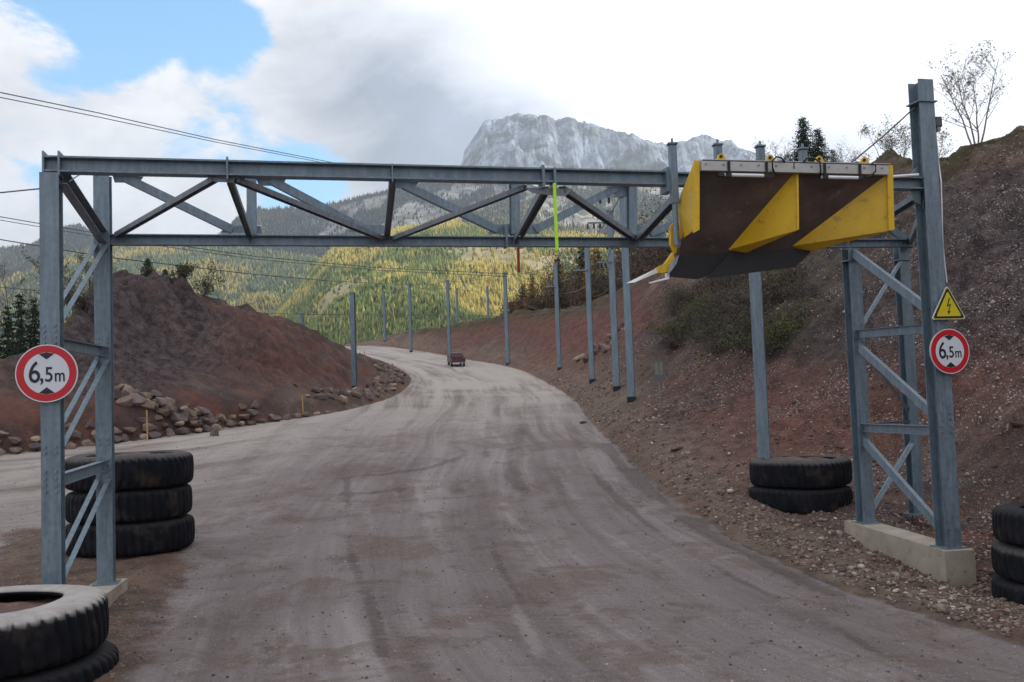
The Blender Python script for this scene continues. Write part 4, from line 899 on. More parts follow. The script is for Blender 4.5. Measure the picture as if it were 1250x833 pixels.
def tyre_mesh(r, h, ri, pat, nseg=480, deep=.036, nl=50):
    """a lying tyre: centre at origin, axis up, lower bead at z=0"""
    prof = [(ri, .10), (ri, .055), (ri + .05, .015), (ri + (r - ri) * .45, 0), (r * .90, .04), (r * .955, .075), (r * .985, .13), (r, .22), (r * 1.004, .36), (r * 1.006, .5), (r * 1.004, .64), (r, .78), (r * .985, .87), (r * .955, .925), (r * .90, .96), (ri + (r - ri) * .45, 1.0), (ri + .05, .985), (ri, .945), (ri, .90), (ri + .06, .86), (r * .88, .80), (r * .93, .5), (r * .88, .2), (ri + .06, .14)]
    th = np.arange(nseg) / nseg * 2 * np.pi; V = np.zeros((nseg, len(prof), 3))
    for j, (pr, pz) in enumerate(prof):
        rad = np.full(nseg, pr)
        if 5 <= j <= 13:
            s = abs(pz - .5) * 2; sk = (pz - .5) * {'chev': 1.6, 'straight': .15, 'skew': .9}[pat] * (np.sign(pz - .5) if pat == 'chev' else 1)
            g = ((th / (2 * np.pi) * nl + sk) % 1.0) < .34
            dep = deep * (1.0 if s > .24 else .45); rad = rad - g * dep
        rad = rad * (1 + .006 * np.sin(2 * th + j * .1)); zz = pz * h + .012 * np.sin(3 * th + 1)
        V[:, j, 0] = np.cos(th) * rad; V[:, j, 1] = np.sin(th) * rad; V[:, j, 2] = zz
    k = len(prof); i = np.arange(nseg)[:, None] * k + np.arange(k)[None, :]; i2 = ((np.arange(nseg) + 1) % nseg)[:, None] * k + np.arange(k)[None, :]
    Fc = np.stack([i, i2, np.roll(i2, -1, 1), np.roll(i, -1, 1)], -1).reshape(-1, 4); return V.reshape(-1, 3), Fc
def soil(c, r, name='soil_fill'):
    bm = bmesh.new(); bmesh.ops.create_grid(bm, x_segments=30, y_segments=30, size=r)
    for v in list(bm.verts):
        q = math.hypot(v.co.x, v.co.y)
        if q > r * 1.02: bm.verts.remove(v)
        else: v.co.z = float(fbm(np.array([v.co.x * 2.2 + c.x]), np.array([v.co.y * 2.2 + c.y]), 88, 5)[0]) * .09 + .05 * (1 - (q / r) ** 2)
    bm.transform(Matrix.Translation(c)); return tag(mesh_obj(name, bm, SOILM, smooth=True), kind='stuff')
SOILM = simple('red_soil', (.125, .072, .060), .95, 0, .35, 5, ((.20, .16, .14), .55), .9, 18)
def tyre_stack(cx, cy, zg, specs, group):
    z = zg
    for k, (r, h, ri, pat, mat, lab, dx, dy) in enumerate(specs):
        V, Fc = tyre_mesh(r, h, ri, pat); V = V + np.array([0, 0, 0])
        o = np_mesh('earthmover_tyre', V, Fc, mat, smooth=False); o.location = (cx + dx, cy + dy, z); o.rotation_euler = (R(random.uniform(-.6, .6)), R(random.uniform(-.6, .6)), random.uniform(0, 6))
        tag(o, lab, 'tyre', group); z += h * .985
    r, h, ri = specs[-1][:3]; soil(Vector((cx + specs[-1][6], cy + specs[-1][7], z - h * (.30 if ri < .88 else .42 if ri < 1 else .10))), r * .9)
    return z
g1 = 'worn earthmover tyres stacked as gantry guards'
S1 = P(-2, 740, 13.45)
tyre_stack(S1.x, S1.y, -.24, [(1.44, .62, .92, 'skew', TY3, 'half hidden lower tyre under the big pale-rimmed tyre at the lower left corner', .10, .05),
                              (1.43, .80, .84, 'skew', TY1, 'big tyre with pale dusty sidewall lying on top at the lower left corner', 0, 0)], g1)
S2 = P(159, 620, 23.6)
tyre_stack(S2.x, S2.y, gz(S2.x, S2.y) - .05, [(1.50, .80, .9, 'straight', TY3, 'bottom tyre of the three-high stack behind the left gantry tower', .0, 0),
    (1.46, .78, .9, 'straight', TY3, 'smooth middle tyre of the three-high stack behind the left gantry tower', .0, 0),
    (1.50, .84, 1.0, 'chev', TY2, 'soil-filled top tyre of the three-high stack behind the left gantry tower', -.0, 0)], g1)
S3 = P(978, 600, 27.3)
z3 = tyre_stack(S3.x, S3.y, gz(S3.x, S3.y) - .2, [(1.42, .70, .95, 'skew', TY3, 'bottom tyre of the two-tyre pile round the steel pole right of the road', -.05, 0),
    (1.40, .80, 1.0, 'skew', TY2, 'soil-filled top tyre of the two-tyre pile round the steel pole', 0, 0)], g1)
S4 = P(1312, 650, 17.2)
tyre_stack(S4.x, S4.y, gz(S4.x, S4.y) - .10, [(1.42, .60, .9, 'skew', TY3, 'lowest tyre of the cut-off stack at the right edge beyond the concrete footing', .03, 0),
    (1.40, .62, .9, 'skew', TY2, 'middle tyre of the cut-off stack at the right edge', .04, 0),
    (1.38, .66, .9, 'straight', TY3, 'top tyre of the cut-off stack at the right edge', .06, 0)], g1)

# ------------------------------------------------------------------ overhead line poles
def pole(name, px, base_row, top_row, dist, w, label, arms=(), arm_side=-1, group='galvanised poles of the overhead line', zbase=None):
    b = col_at(px, dist, gz(col_at(px, dist, EYE).x, dist)) if zbase is None else col_at(px, dist, zbase)
    top = P(px, top_row, dist).z
    e = empty('line_pole', b, 0, label, 'pole', group)
    bm = bmesh.new(); extr(bm, Hp(w, w * .9, .02, .02), b - Vector((0, 0, .6)), Vector((b.x, b.y, top)), Vector((.25, 1, 0)).normalized()); mesh_obj('shaft', bm, STEEL, e)
    bm = bmesh.new(); box(bm, (b.x, b.y, b.z + .05), (w * 1.2, w * 1.2, .3)); mesh_obj('foot_sleeve', bm, BLACKM, e)
    bm = bmesh.new(); box(bm, (b.x, b.y, top + .012), (w * 1.2, w * 1.2, .03)); mesh_obj('cap_plate', bm, STEEL, e)
    for r_, L in arms:
        z = P(px, r_, dist).z; a_ = beam('cross_arm', Rp(.09, .09), Vector((b.x, b.y - w * .55, z)), Vector((b.x + arm_side * L, b.y - w * .55, z)), STEEL, e)
        for k in range(3):
            bm = bmesh.new(); cx = b.x + arm_side * L * (.45 + .27 * k)
            for q in range(4): bmesh.ops.create_cone(bm, cap_ends=True, segments=8, radius1=.075, radius2=.05, depth=.05, matrix=Matrix.Translation((cx, b.y - w * .55, z - .09 - q * .07)))
            i_ = mesh_obj('insulator', bm, BLACKM, a_, world=True)
    return Vector((b.x, b.y, top))
pt = {}
def pl(key, *a, **k): pt[key] = pole('line_pole', *a, **k)
pl('a', 771, 480, 228, 46, .34, 'nearest tall grey pole on the right roadside, left of the small info board', arms=((240, 1.6), (296, .9)))
pl('b', 753, 462, 258, 53, .34, 'grey pole close left of the nearest right roadside pole, with crossarm', arms=((272, 1.3), (320, .8)))
pl('c', 723, 452, 300, 63, .32, 'third grey pole from the scraper along the right roadside', arms=((330, 1.0),))
pl('d', 683, 443, 322, 80, .32, 'fourth grey pole from the scraper along the right roadside', arms=((350, .9),))
pl('e', 620, 433, 333, 98, .34, 'grey pole right of the pickup at the foot of the red bank', arms=())
pl('f', 549, 425, 342, 118, .34, 'grey pole directly behind the pickup at the road bend', arms=())
pl('g', 502, 422, 347, 131, .34, 'grey pole where the red bank begins, left of the pickup', arms=())
pl('h', 470, 417, 356, 150, .34, 'slim far pole at the crest, left of the low red bank', arms=())
pl('i', 433, 493, 358, 70, .34, 'lone thick grey pole at the inside of the bend, below the left hill', arms=())
pl('j', 559.5, 400, 352, 168, .34, 'thin distant pole standing beyond the red bank, between two nearer poles', arms=())
pl('k', 597, 392, 350, 168, .34, 'thin distant pole beyond the bank, half way between the bend poles', arms=())
pl('l', 369, 402, 383, 120, .34, 'short distant pole peeking over the shoulder of the left hill', arms=())
# pole in the two-tyre pile: hidden top behind the scraper
pp = col_at(934, 28.0, EYE - 2.6)
e = empty('steel_post', (pp.x, pp.y, gz(pp.x, pp.y)), 0, 'tall H-section post rising from the two-tyre pile to behind the scraper', 'post')
bm = bmesh.new(); extr(bm, Hp(.34, .30, .02, .02), Vector((pp.x, pp.y, gz(pp.x, pp.y) - .3)), Vector((pp.x, pp.y, P(926, 232, 28.0).z)), Vector((.35, 1, 0)).normalized()); mesh_obj('shaft', bm, STEEL, e)
bm = bmesh.new(); box(bm, (pp.x, pp.y, P(926, 232, 28.0).z + .02), (.42, .42, .03)); mesh_obj('cap_plate', bm, STEEL, e)
# wires
def wire(pts, rad, label, sag=0.0, n=14, group='overhead line wires'):
    out = []
    for a, b in zip(pts, pts[1:]):
        for i in range(n):
            t = i / n; p = a.lerp(b, t); out.append(p - Vector((0, 0, sag * 4 * t * (1 - t) * (b - a).length / 40)))
    out.append(pts[-1]); bm = bmesh.new(); tube(bm, out, rad, 5); return tag(mesh_obj('overhead_wire', bm, WIREM), label, 'wire', group)
seq = 'abcdefgh'
Lw = [(0.0, .020, 'top wire of the line that links the tops of the roadside poles'), (.0, 0, '')]
wire([pt[k] - Vector((0, 0, .15)) for k in seq], .022, 'highest wire linking the tops of the right roadside poles', .5)
wire([P(771, 292, 46) + Vector((-.9, 0, 0)), P(753, 318, 53) + Vector((-.6, 0, 0)), P(723, 345, 63), P(683, 358, 80), P(620, 352, 98), P(549, 352, 118), P(502, 350, 131), P(470, 358, 150)], .02, 'middle wire of the roadside line, sagging between the poles', .6)
wire([P(771, 366, 46), P(753, 372, 53), P(723, 375, 63), P(683, 379, 80), P(620, 386, 98), P(549, 387, 118), P(490, 388, 131)], .02, 'lowest wire of the roadside line just above the red bank', .3)
wire([P(771, 326, 46), P(753, 340, 53), P(723, 362, 63), P(683, 376, 80), P(640, 371, 92), P(620, 376, 98)], .018, 'slack wire looping between the four poles nearest the scraper', 1.2)
wire([P(-40, 258, 60), P(130, 287, 66), P(310, 313, 75), P(460, 327, 88), P(620, 334.5, 98)], .030, 'upper of the close pair of wires crossing left to right under the gantry')
wire([P(-40, 262, 60), P(130, 291, 66), P(310, 316.5, 75), P(460, 330, 88), P(620, 338, 98)], .024, 'lower of the close pair of wires crossing left to right under the gantry')
wire([P(-40, 286, 60), P(130, 314, 66), P(300, 334, 75), P(400, 343, 85), P(502, 348, 131)], .036, 'single thick wire sagging from the left edge to the bend poles')
wire([P(-40, 347, 75), P(100, 360, 85), P(240, 379, 100), P(369, 384, 120), P(502, 385, 131), P(620, 386, 98)], .030, 'level wire passing the lone pole and the short distant pole')
wire([P(-80, 99, 40), P(0, 113, 46), P(120, 138, 55), P(260, 170, 66), P(405, 198.5, 80), P(640, 216, 110), P(905, 232, 150)], .030, 'upper of two wires high in the sky at top left')
wire([P(-80, 104, 40), P(0, 119, 46), P(120, 143, 55), P(260, 173, 66), P(390, 198, 80), P(640, 219, 110), P(900, 236, 150)], .026, 'lower of two wires high in the sky at top left')
wire([P(-60, 243, 15), P(0, 235.5, 15.3), P(54, 230, 15.7)], .012, 'short wire from the left edge to the top of the left gantry leg')

# ------------------------------------------------------------------ pickup truck
def pickup(pos, yaw):
    e = empty('pickup_truck', pos, yaw, 'small dark maroon pickup truck driving away up the haul road', 'pickup truck')
    paint = simple('maroon_paint', (.085, .035, .050), .4, .2, .1); glass = simple('car_glass', (.015, .017, .02), .1); chrome = simple('bumper_chrome', (.35, .35, .36), .35, .6); lampm = simple('tail_red', (.25, .01, .01), .3); rub = simple('car_tyre', (.015, .015, .015), .8)
    def pt_(nm, fn, mat, par=e, bev=0):
        bm = bmesh.new(); fn(bm)
        if bev: bmesh.ops.bevel(bm, geom=list(bm.edges), offset=bev, segments=2, affect='EDGES')
        bmesh.ops.recalc_face_normals(bm, faces=bm.faces); me = bpy.data.meshes.new(nm); bm.to_mesh(me); bm.free(); me.materials.append(mat); return link(nm, me, par)
    def slab(bm, x0, x1, y0, y1, z0, z1, ix=0, iy0=0, iy1=0):
        v = [(x0, y0, z0), (x1, y0, z0), (x1, y1, z0), (x0, y1, z0), (x0 + ix, y0 + iy0, z1), (x1 - ix, y0 + iy0, z1), (x1 - ix, y1 - iy1, z1), (x0 + ix, y1 - iy1, z1)]
        v = [bm.verts.new(q) for q in v]
        for f in ((3, 2, 1, 0), (4, 5, 6, 7), (0, 1, 5, 4), (1, 2, 6, 5), (2, 3, 7, 6), (3, 0, 4, 7)): bm.faces.new([v[i] for i in f])
    def body(bm):
        slab(bm, -.93, .93, .55, 2.6, .42, 1.08, .03, 0, .08)      # bonnet and cab base
        slab(bm, -.93, .93, -.45, .55, .42, 1.12, .03)
        slab(bm, -.93, -.84, -2.45, -.46, .45, 1.12); slab(bm, .84, .93, -2.45, -.46, .45, 1.12); slab(bm, -.84, .84, -2.38, -.46, .45, .66)   # bed sides and floor
    pt_('body', body, paint, bev=.02)
    pt_('tailgate', lambda b: slab(b, -.84, .84, -2.46, -2.39, .55, 1.10), paint)
    cabin = pt_('cabin', lambda b: slab(b, -.86, .86, -.42, 1.45, 1.12, 1.72, .14, .18, .65), paint, bev=.03)
    pt_('rear_window', lambda b: slab(b, -.66, .66, -.36, -.20, 1.18, 1.62, .08, .13, -.10), glass, cabin)
    for s in (-1, 1): pt_('side_window', lambda b: slab(b, *( (-.845, -.80) if s < 0 else (.80, .845)), -.15, .85, 1.18, 1.60, 0, .05, .25), glass, cabin)
    pt_('rear_bumper', lambda b: slab(b, -.88, .88, -2.60, -2.47, .44, .58), chrome, bev=.01)
    for s in (-1, 1):
        pt_('tail_light', lambda b: slab(b, s * .885 - .04, s * .885 + .04, -2.475, -2.452, .72, 1.02), lampm)
        pt_('wing_mirror', lambda b: slab(b, s * 1.03 - .1, s * 1.03 + .1, .72, .80, 1.12, 1.32), paint, bev=.01)
        for yy in (-1.55, 1.65):
            def wh(b, r=.38, w=.24):
                bmesh.ops.create_cone(b, cap_ends=True, segments=24, radius1=r, radius2=r, depth=w, matrix=Matrix.Translation((s * .82, yy, .38)) @ Matrix.Rotation(R(90), 4, 'Y'))
            w_ = pt_('wheel', wh, rub, bev=.0); pt_('rim', lambda b: wh(b, .22, .25), chrome, w_)
    return e
cpos = ghit(557, 446.5, 80, 140); cpos = Vector((cpos.x, cpos.y, gz(cpos.x, cpos.y)))
pk = pickup(cpos, R(10.5)); pk.scale = (.80, .80, .80); pk.rotation_euler = (R(5.2), 0, pk.rotation_euler[2])
print('pickup', cpos)

# ------------------------------------------------------------------ info board on a post
ib = ghit(806, 490, 25, 90); ibz = gz(ib.x, ib.y); print('board', ib)
e = empty('info_board', (ib.x, ib.y, ibz), 0, 'small grey board with two pale strips on a thin post near the tallest roadside pole', 'sign board')
k_ = ib.y / F
bm = bmesh.new(); tube(bm, [(ib.x, ib.y, ibz - .1), (ib.x, ib.y, ibz + 28 * k_)], .03, 6); mesh_obj('post', bm, STEEL2, e)
bm = bmesh.new(); box(bm, (ib.x, ib.y - .03, ibz + 37 * k_), (12.5 * k_, .03, 24 * k_)); mesh_obj('panel', bm, simple('board_grey', (.09, .11, .13), .6), e)
for s in (-1, 1):
    bm = bmesh.new(); box(bm, (ib.x + s * 3 * k_, ib.y - .05, ibz + 39.5 * k_), (4.4 * k_, .012, 15 * k_)); mesh_obj('pale_strip', bm, simple('board_cream', (.17, .17, .14), .6), e)

def px_of(v):
    d = Vector((float(v[0]), float(v[1]), float(v[2]) - EYE)); z = d.dot(fwd); return 625 + F * d.dot(rgt) / z, 416.5 - F * d.dot(upv) / z
# ------------------------------------------------------------------ boulders of the dry wall and at the bend
def boulder_mesh(seed, flat):
    bm = bmesh.new(); bmesh.ops.create_icosphere(bm, subdivisions=3, radius=.5); r = random.Random(seed)
    pl_ = [(Vector((r.gauss(0, 1), r.gauss(0, 1), r.gauss(0, 1))).normalized(), r.uniform(.20, .34)) for _ in range(18)]
    for v in bm.verts:
        for n, d in pl_:
            q = v.co.dot(n)
            if q > d: v.co -= n * (q - d) * .93
        v.co.z *= flat; v.co += v.co.normalized() * r.uniform(-.006, .006)
    me = bpy.data.meshes.new('boulder'); bm.to_mesh(me); bm.free(); return me
def seg_name(px, py):
    for lim, nm in ((18, 'at the left edge'), (50, 'under the round sign'), (78, 'behind the left gantry leg'), (100, 'seen between the left legs'), (125, 'just left of the inner leg'), (150, 'just right of the inner leg'), (176, 'left of the wooden stake'),
                    (200, 'right of the wooden stake'), (225, 'above the tyre stack corner'), (250, 'at the lower end of the slanting pile'), (280, 'past the slanting pile'), (320, 'on the way to the lone pole'), (370, 'before the second stake'),
                    (400, 'after the second stake'), (425, 'left of the lone pole'), (440, 'behind the lone pole'), (455, 'right of the lone pole'), (475, 'on the bend shoulder'), (520, 'at the tip of the bend'), (715, 'below the third pole'), (735, 'between the third and second pole'), (750, 'behind the second pole')):
        if px < lim: return nm
    return 'above the nearest pole'
def rockmat(name, a, b_):
    m, t, b = newmat(name); b.inputs['Roughness'].default_value = .9; g = N(t, 'ShaderNodeNewGeometry'); oi = N(t, 'ShaderNodeObjectInfo')
    c = ramp(t, noise(t, g.outputs['Position'], 2.4, 8, .65), [(.32, a), (.7, b_)]); k = mapr(t, oi.outputs['Random'], 0, 1, .62, 1.3)
    s = N(t, 'ShaderNodeVectorMath', operation='SCALE'); t.links.new(c, s.inputs[0]); t.links.new(k, s.inputs['Scale']); t.links.new(s.outputs[0], b.inputs['Base Color'])
    bp = N(t, 'ShaderNodeBump', inp={'Strength': .7, 'Distance': .05}); t.links.new(noise(t, g.outputs['Position'], 7, 7, .65), bp.inputs['Height']); t.links.new(bp.outputs[0], b.inputs['Normal']); return m
BM = [rockmat('brown_stone', (.10, .065, .052), (.24, .17, .135)), rockmat('tan_stone', (.15, .11, .085), (.32, .25, .19)), rockmat('violet_stone', (.085, .06, .06), (.19, .145, .14))]
meshes = []
for k in range(9):
    me = boulder_mesh(100 + k, random.uniform(.72, 1.0)); me.materials.append(BM[k % 3]); meshes.append(me)
TONE = ('brown', 'tan', 'violet-grey')
def boulder(x, y, z, s, label, group, sq=(1, 1)):
    mi = random.randrange(9)
    if '{' in label:
        px, py = px_of((x, y, z)); size = 'big' if s > .95 else 'small' if s < .75 else 'middling'
        label = label.format(tone=TONE[mi % 3], size=size, seg=seg_name(px, py))
    o = link('boulder', meshes[mi]); o.location = (x, y, z); o.scale = (s * random.uniform(.95, 1.5) * sq[0], s * random.uniform(.75, 1.05), s * random.uniform(.75, 1.05) * sq[1]); o.rotation_euler = (random.uniform(-.25, .25), random.uniform(-.25, .25), random.uniform(-.7, .7))
    return tag(o, label, 'boulder', group)
def line_pts(line, y0, y1, step, off):
    acc = []
    for (ax, ay), (bx, by) in zip(line, line[1:]):
        L = math.hypot(bx - ax, by - ay); n = max(1, int(L / .25))
        for i in range(n):
            t = i / n; x = ax + (bx - ax) * t; y = ay + (by - ay) * t; nx, ny = -(by - ay) / L, (bx - ax) / L
            acc.append((x + nx * off, y + ny * off, y))
    out = []; last = None
    for x, y, yy in acc:
        if y0 <= yy <= y1 and (last is None or math.hypot(x - last[0], y - last[1]) >= step): out.append((x, y)); last = (x, y)
    return out
LW = '{size} {tone} boulder, COURSE course of dry wall, {seg}'
for row, (st, off, dz) in enumerate(((.58, .05, .16), (.60, .24, .58), (.66, .50, .98))):
    for x, y in line_pts(LE, 38.6, 52 if row else 56, st, off):
        if x < -36: continue
        if row == 2 and random.random() < .25: continue
        jx = random.uniform(-.1, .1); boulder(x + jx, y + random.uniform(-.1, .1), zr(y - off) + dz + random.uniform(-.06, .06), random.uniform(.66, .92), LW.replace('COURSE', ('bottom', 'middle', 'top')[row]), 'boulders of the roadside dry wall')
UW = '{size} {tone} boulder in HALF slanting pile, {seg}'
for k in range(48):
    t = k / 47; px = 138 + 130 * t + random.uniform(-5, 5); py = 474 + 46 * t ** 1.2 + (random.uniform(-4, 4) if k % 2 == 0 else random.uniform(5, 15))
    h_ = ghit(px, py, 40, 80); boulder(h_.x, h_.y - .1, h_.z + .12, random.uniform(.55, 1.15), UW.replace('HALF', 'upper' if k % 2 == 0 else 'lower'), 'boulders of the slanting pile')
CW = '{size} {tone} boulder, ROWN bend row, STR, {seg}'
for row, (st, off) in enumerate(((1.0, .9), (.95, 1.6), (1.3, 2.6))):
    for x, y in line_pts(LE, 56, 104, st, off):
        if random.random() < .15: continue
        x += random.uniform(-.3, .3); y += random.uniform(-.3, .3); boulder(x, y, gz(x, y) + .1, random.uniform(.45, 1.0), CW.replace('ROWN', ('outer', 'middle', 'inner')[row]).replace('STR', 'near stretch' if y < 66 else 'far stretch' if y > 88 else 'middle stretch'), 'boulders edging the bend')
# outcrops and loose rocks on the right bank
RW = '{size} {tone} rock, RR in red bank, {seg}'
for px, py in ((735, 425), (742, 418), (729, 431), (748, 411), (722, 436), (716, 441), (756, 402), (762, 396), (740, 428), (727, 424), (765, 388), (751, 421), (708, 438), (770, 378)):
    h_ = ghit(px, py, 40, 140); s = random.uniform(.7, 1.5); boulder(h_.x, h_.y, h_.z + .05, s, RW.replace('RR', 'high up' if py < 405 else 'low down' if py > 427 else 'half way up'), 'rocks in the far right bank')
for px, py, s, lab in ((1247, 738, .34, 'flat orange-brown stone on the berm at the right edge'), (826, 549, .5, 'lone pale grey stone lying on the verge below the info board'), (712, 517, .6, 'flat whitish stone at the road edge below the nearest poles'),
                       (1243, 522, .5, 'dark rust-coloured rock on the slope at the right edge'), (700, 640, .22, 'small reddish clod lying on the middle of the road')):
    h_ = ghit(px, py, 10, 90); boulder(h_.x, h_.y, h_.z + s * .08, s, lab, None, (1.2, .5))
# gravel: countless small stones on the slope and verge
def gravel():
    ico = bmesh.new(); bmesh.ops.create_icosphere(ico, subdivisions=1, radius=1); bv = np.array([v.co[:] for v in ico.verts]); bf = np.array([[v.index for v in f.verts] for f in ico.faces]); ico.free()
    n0 = 120000; a = rng.uniform(-.60, .62, n0); y = np.exp(rng.uniform(math.log(9), math.log(75), n0)); x = a * y
    z, dl, dr, alr, kL, kR = Hgt(x, y); isl = island(x, y)
    pt_ = fbm(x * .25, y * .25, 91, 4)
    dens_ = np.where(dr > .15, .30 + .8 * sstep(.0, .25, pt_) + .45 * np.exp(-((dr - .6) / .5) ** 2), np.where(dl > 0, .12, isl * .30 + .10))
    dens_ = dens_ * np.where(kR | kL, .1, 1)
    k = rng.random(n0) < dens_; x, y, z, dr, isl = x[k], y[k], z[k], dr[k], isl[k]; n = len(x)
    s = np.exp(rng.normal(math.log(.022), .55, n)) * np.interp(y, [10, 40, 70], [.85, 1.5, 2.3]); s = np.clip(s, .008, .085); s = np.where((dr < .1), np.minimum(s * .45, .028), s)
    sc = s[:, None] * rng.uniform(.6, 1.3, (n, 3)); sc[:, 2] *= .65
    V = bv[None] * sc[:, None, :] * rng.uniform(.55, 1.35, (n, 12, 1)) + np.stack([x, y, z + s * .25], -1)[:, None, :]
    Fc = (np.arange(n)[:, None, None] * 12 + bf[None]).reshape(-1, 3)
    pal = np.array([[.33, .28, .25], [.24, .18, .15], [.15, .09, .072], [.12, .095, .095], [.46, .41, .37]]); w = rng.choice(5, n, p=[.22, .30, .26, .14, .08])
    col = np.repeat((pal[w] * rng.uniform(.7, 1.2, (n, 1)))[:, None, :], 12, 1)
    o = np_mesh('gravel', V.reshape(-1, 3), Fc, tree_mat('gravel_stone'), {'col': col.reshape(-1, 3)}); tag(o, kind='stuff'); print('gravel', n)
gravel()
# wooden stakes
for px, r0_, r1_, lab in ((180, 501, 538, 'thin wooden survey stake in front of the slanting boulder pile'), (370, 483, 505, 'thin wooden stake at the foot of the left hill near the lone pole'),
                     (461, 457, 472, 'short pale stake on the bank inside the bend'), (445, 428, 437, 'tiny far stake at the inner edge of the bend')):
    h_ = ghit(px, r1_, 30, 140); k_ = h_.y / F; bm = bmesh.new()
    tube(bm, [h_ - Vector((0, 0, .1)), h_ + Vector((-.02, 0, (r1_ - r0_) * k_))], [.045, .035], 5); tag(mesh_obj('survey_stake', bm, WOODY), lab, 'stake', 'survey stakes')

# ------------------------------------------------------------------ near trees and shrubs
def leaf_mat(name, col, var=.4):
    m, t, b = newmat(name); b.inputs['Roughness'].default_value = .85; b.inputs['Specular IOR Level'].default_value = .2
    g = N(t, 'ShaderNodeNewGeometry'); c = ramp(t, noise(t, g.outputs['Position'], 1.6, 5, .7), [(.3, tuple(x * (1 - var) for x in col)), (.7, tuple(x * (1 + var) for x in col))]); t.links.new(c, b.inputs['Base Color']); return m
BARK = simple('bark', (.085, .07, .06), .95, 0, .3, 6); BIRCH = simple('birch_bark', (.20, .185, .18), .9, 0, .3, 6)
NEED = leaf_mat('spruce_needles', (.022, .038, .022)); SCRUB = leaf_mat('scrub_leaves', (.085, .092, .048)); SCRUBD = leaf_mat('dark_scrub_twigs', (.10, .082, .072)); LARCH = leaf_mat('larch_gold', (.30, .17, .05)); WOODD = leaf_mat('autumn_twigs', (.135, .095, .070)); DRY = leaf_mat('dry_leaves', (.12, .085, .045)); OLIVE = leaf_mat('olive_leaves', (.12, .12, .05))
def leaves_mesh(name, centres, sizes, mat, parent, seed, aspect=1.0):
    r = np.random.default_rng(seed); n = len(centres); c = np.array(centres); s = np.array(sizes)[:, None]
    a = r.normal(size=(n, 3)); a /= np.linalg.norm(a, axis=1)[:, None]; b = r.normal(size=(n, 3)); b = np.cross(a, b); b /= np.linalg.norm(b, axis=1)[:, None]
    V = np.stack([c - a * s - b * s * .5 * aspect, c + a * s - b * s * .3 * aspect, c + a * s * .8 + b * s * .5 * aspect, c - a * s * .7 + b * s * .6 * aspect], 1).reshape(-1, 3)
    Fc = np.arange(n * 4).reshape(-1, 4); o = np_mesh(name, V, Fc, mat, parent=None)
    o.parent = parent
    if parent is not None:
        o.data.transform(frame_of(parent).inverted())
    return o
def spruce(pos, h, r, label, group=None, mat=None, seed=0, dens=1.0, cat='tree', name='spruce_tree'):
    q = np.random.default_rng(seed + 900); e = empty(name, pos, 0, label, cat, group); p = Vector(pos)
    bm = bmesh.new(); tube(bm, [p - Vector((0, 0, .4)), p + Vector((0, 0, h * .5)), p + Vector((.02 * h, 0, h))], [.022 * h + .02, .013 * h, .004 * h], 7); mesh_obj('trunk', bm, BARK, e)
    cs, ss = [], []; nw = int(24 * dens)
    for i in range(nw):
        t = .06 + .94 * (i + q.uniform(-.3, .3)) / nw; R_ = r * (1 - t) ** .85 * q.uniform(.8, 1.15) + .02 * h; nb = int(6 + 5 * (1 - t))
        for b in range(nb):
            an = q.uniform(0, 6.283); L = R_ * q.uniform(.6, 1.12); m_ = int(4 + 9 * (1 - t) * dens)
            for k in range(m_):
                u = (k + q.random()) / m_; w = .10 * r * (1 - u * .5)
                for _r in range(2): cs.append((p.x + math.cos(an) * L * u + q.normal() * w, p.y + math.sin(an) * L * u + q.normal() * w, p.z + h * t - L * u * .32 + q.normal() * w * .5)); ss.append(h * .011 * q.uniform(.6, 1.5) + .015)
    leaves_mesh('crown', cs, ss, mat or NEED, e, seed, .8); return e
def bare(pos, h, spread, label, group=None, leaf=None, nleaf=300, seed=0, bark=None, stems=3, cat='tree', name='birch_tree', lsz=.05, lean=0):
    lsz = lsz * .62; nleaf = int(nleaf * 1.2)
    q = random.Random(seed + 55); e = empty(name, pos, 0, label, cat, group); bm = bmesh.new(); tips = []
    def grow(p, d, L, rad, lvl):
        pts = [p]; rr_ = [rad]; n = 5 if lvl < 2 else 3
        for i in range(n):
            d = (d + Vector((q.uniform(-1, 1), q.uniform(-1, 1), q.uniform(-.3, .8) * (1 if lvl < 2 else .4))) * .16).normalized(); p = p + d * L / n; pts.append(p); rr_.append(rad * (1 - .75 * (i + 1) / n))
        tube(bm, pts, rr_, 5 if lvl < 2 else 3)
        if lvl >= 3: tips.extend(pts[1:]); return
        for k in range({0: 11, 1: 7, 2: 5}[lvl]):
            t = q.uniform(.25, 1.0); i = min(n - 1, int(t * n)); b = pts[i].lerp(pts[i + 1], t * n - i if t < 1 else 1)
            an = q.uniform(0, 6.283); dd = (d * .75 + Vector((math.cos(an), math.sin(an), q.uniform(-.1, .45))) * q.uniform(.5, .95)).normalized()
            grow(b, dd, L * q.uniform(.32, .52) * (1.15 - .45 * t), max(rad * (1 - .7 * t) * .5, h * .0011), lvl + 1)
    for s in range(stems):
        an = s * 6.283 / stems + q.random(); grow(Vector([float(c) for c in pos]) + Vector((math.cos(an) * .12, math.sin(an) * .12, -.3)), Vector((math.cos(an) * spread + lean, math.sin(an) * spread, 1)).normalized(), h * q.uniform(.72, 1.0), h * .011, 0)
    mesh_obj('trunk', bm, bark or BARK, e)
    if leaf and tips:
        cs = []
        for _ in range(nleaf):
            t_ = q.choice(tips); cs.append((t_.x + q.gauss(0, .12), t_.y + q.gauss(0, .12), t_.z + q.gauss(0, .12)))
        leaves_mesh('crown', cs, [lsz * q.uniform(.6, 1.5) for _ in cs], leaf, e, seed)
    return e
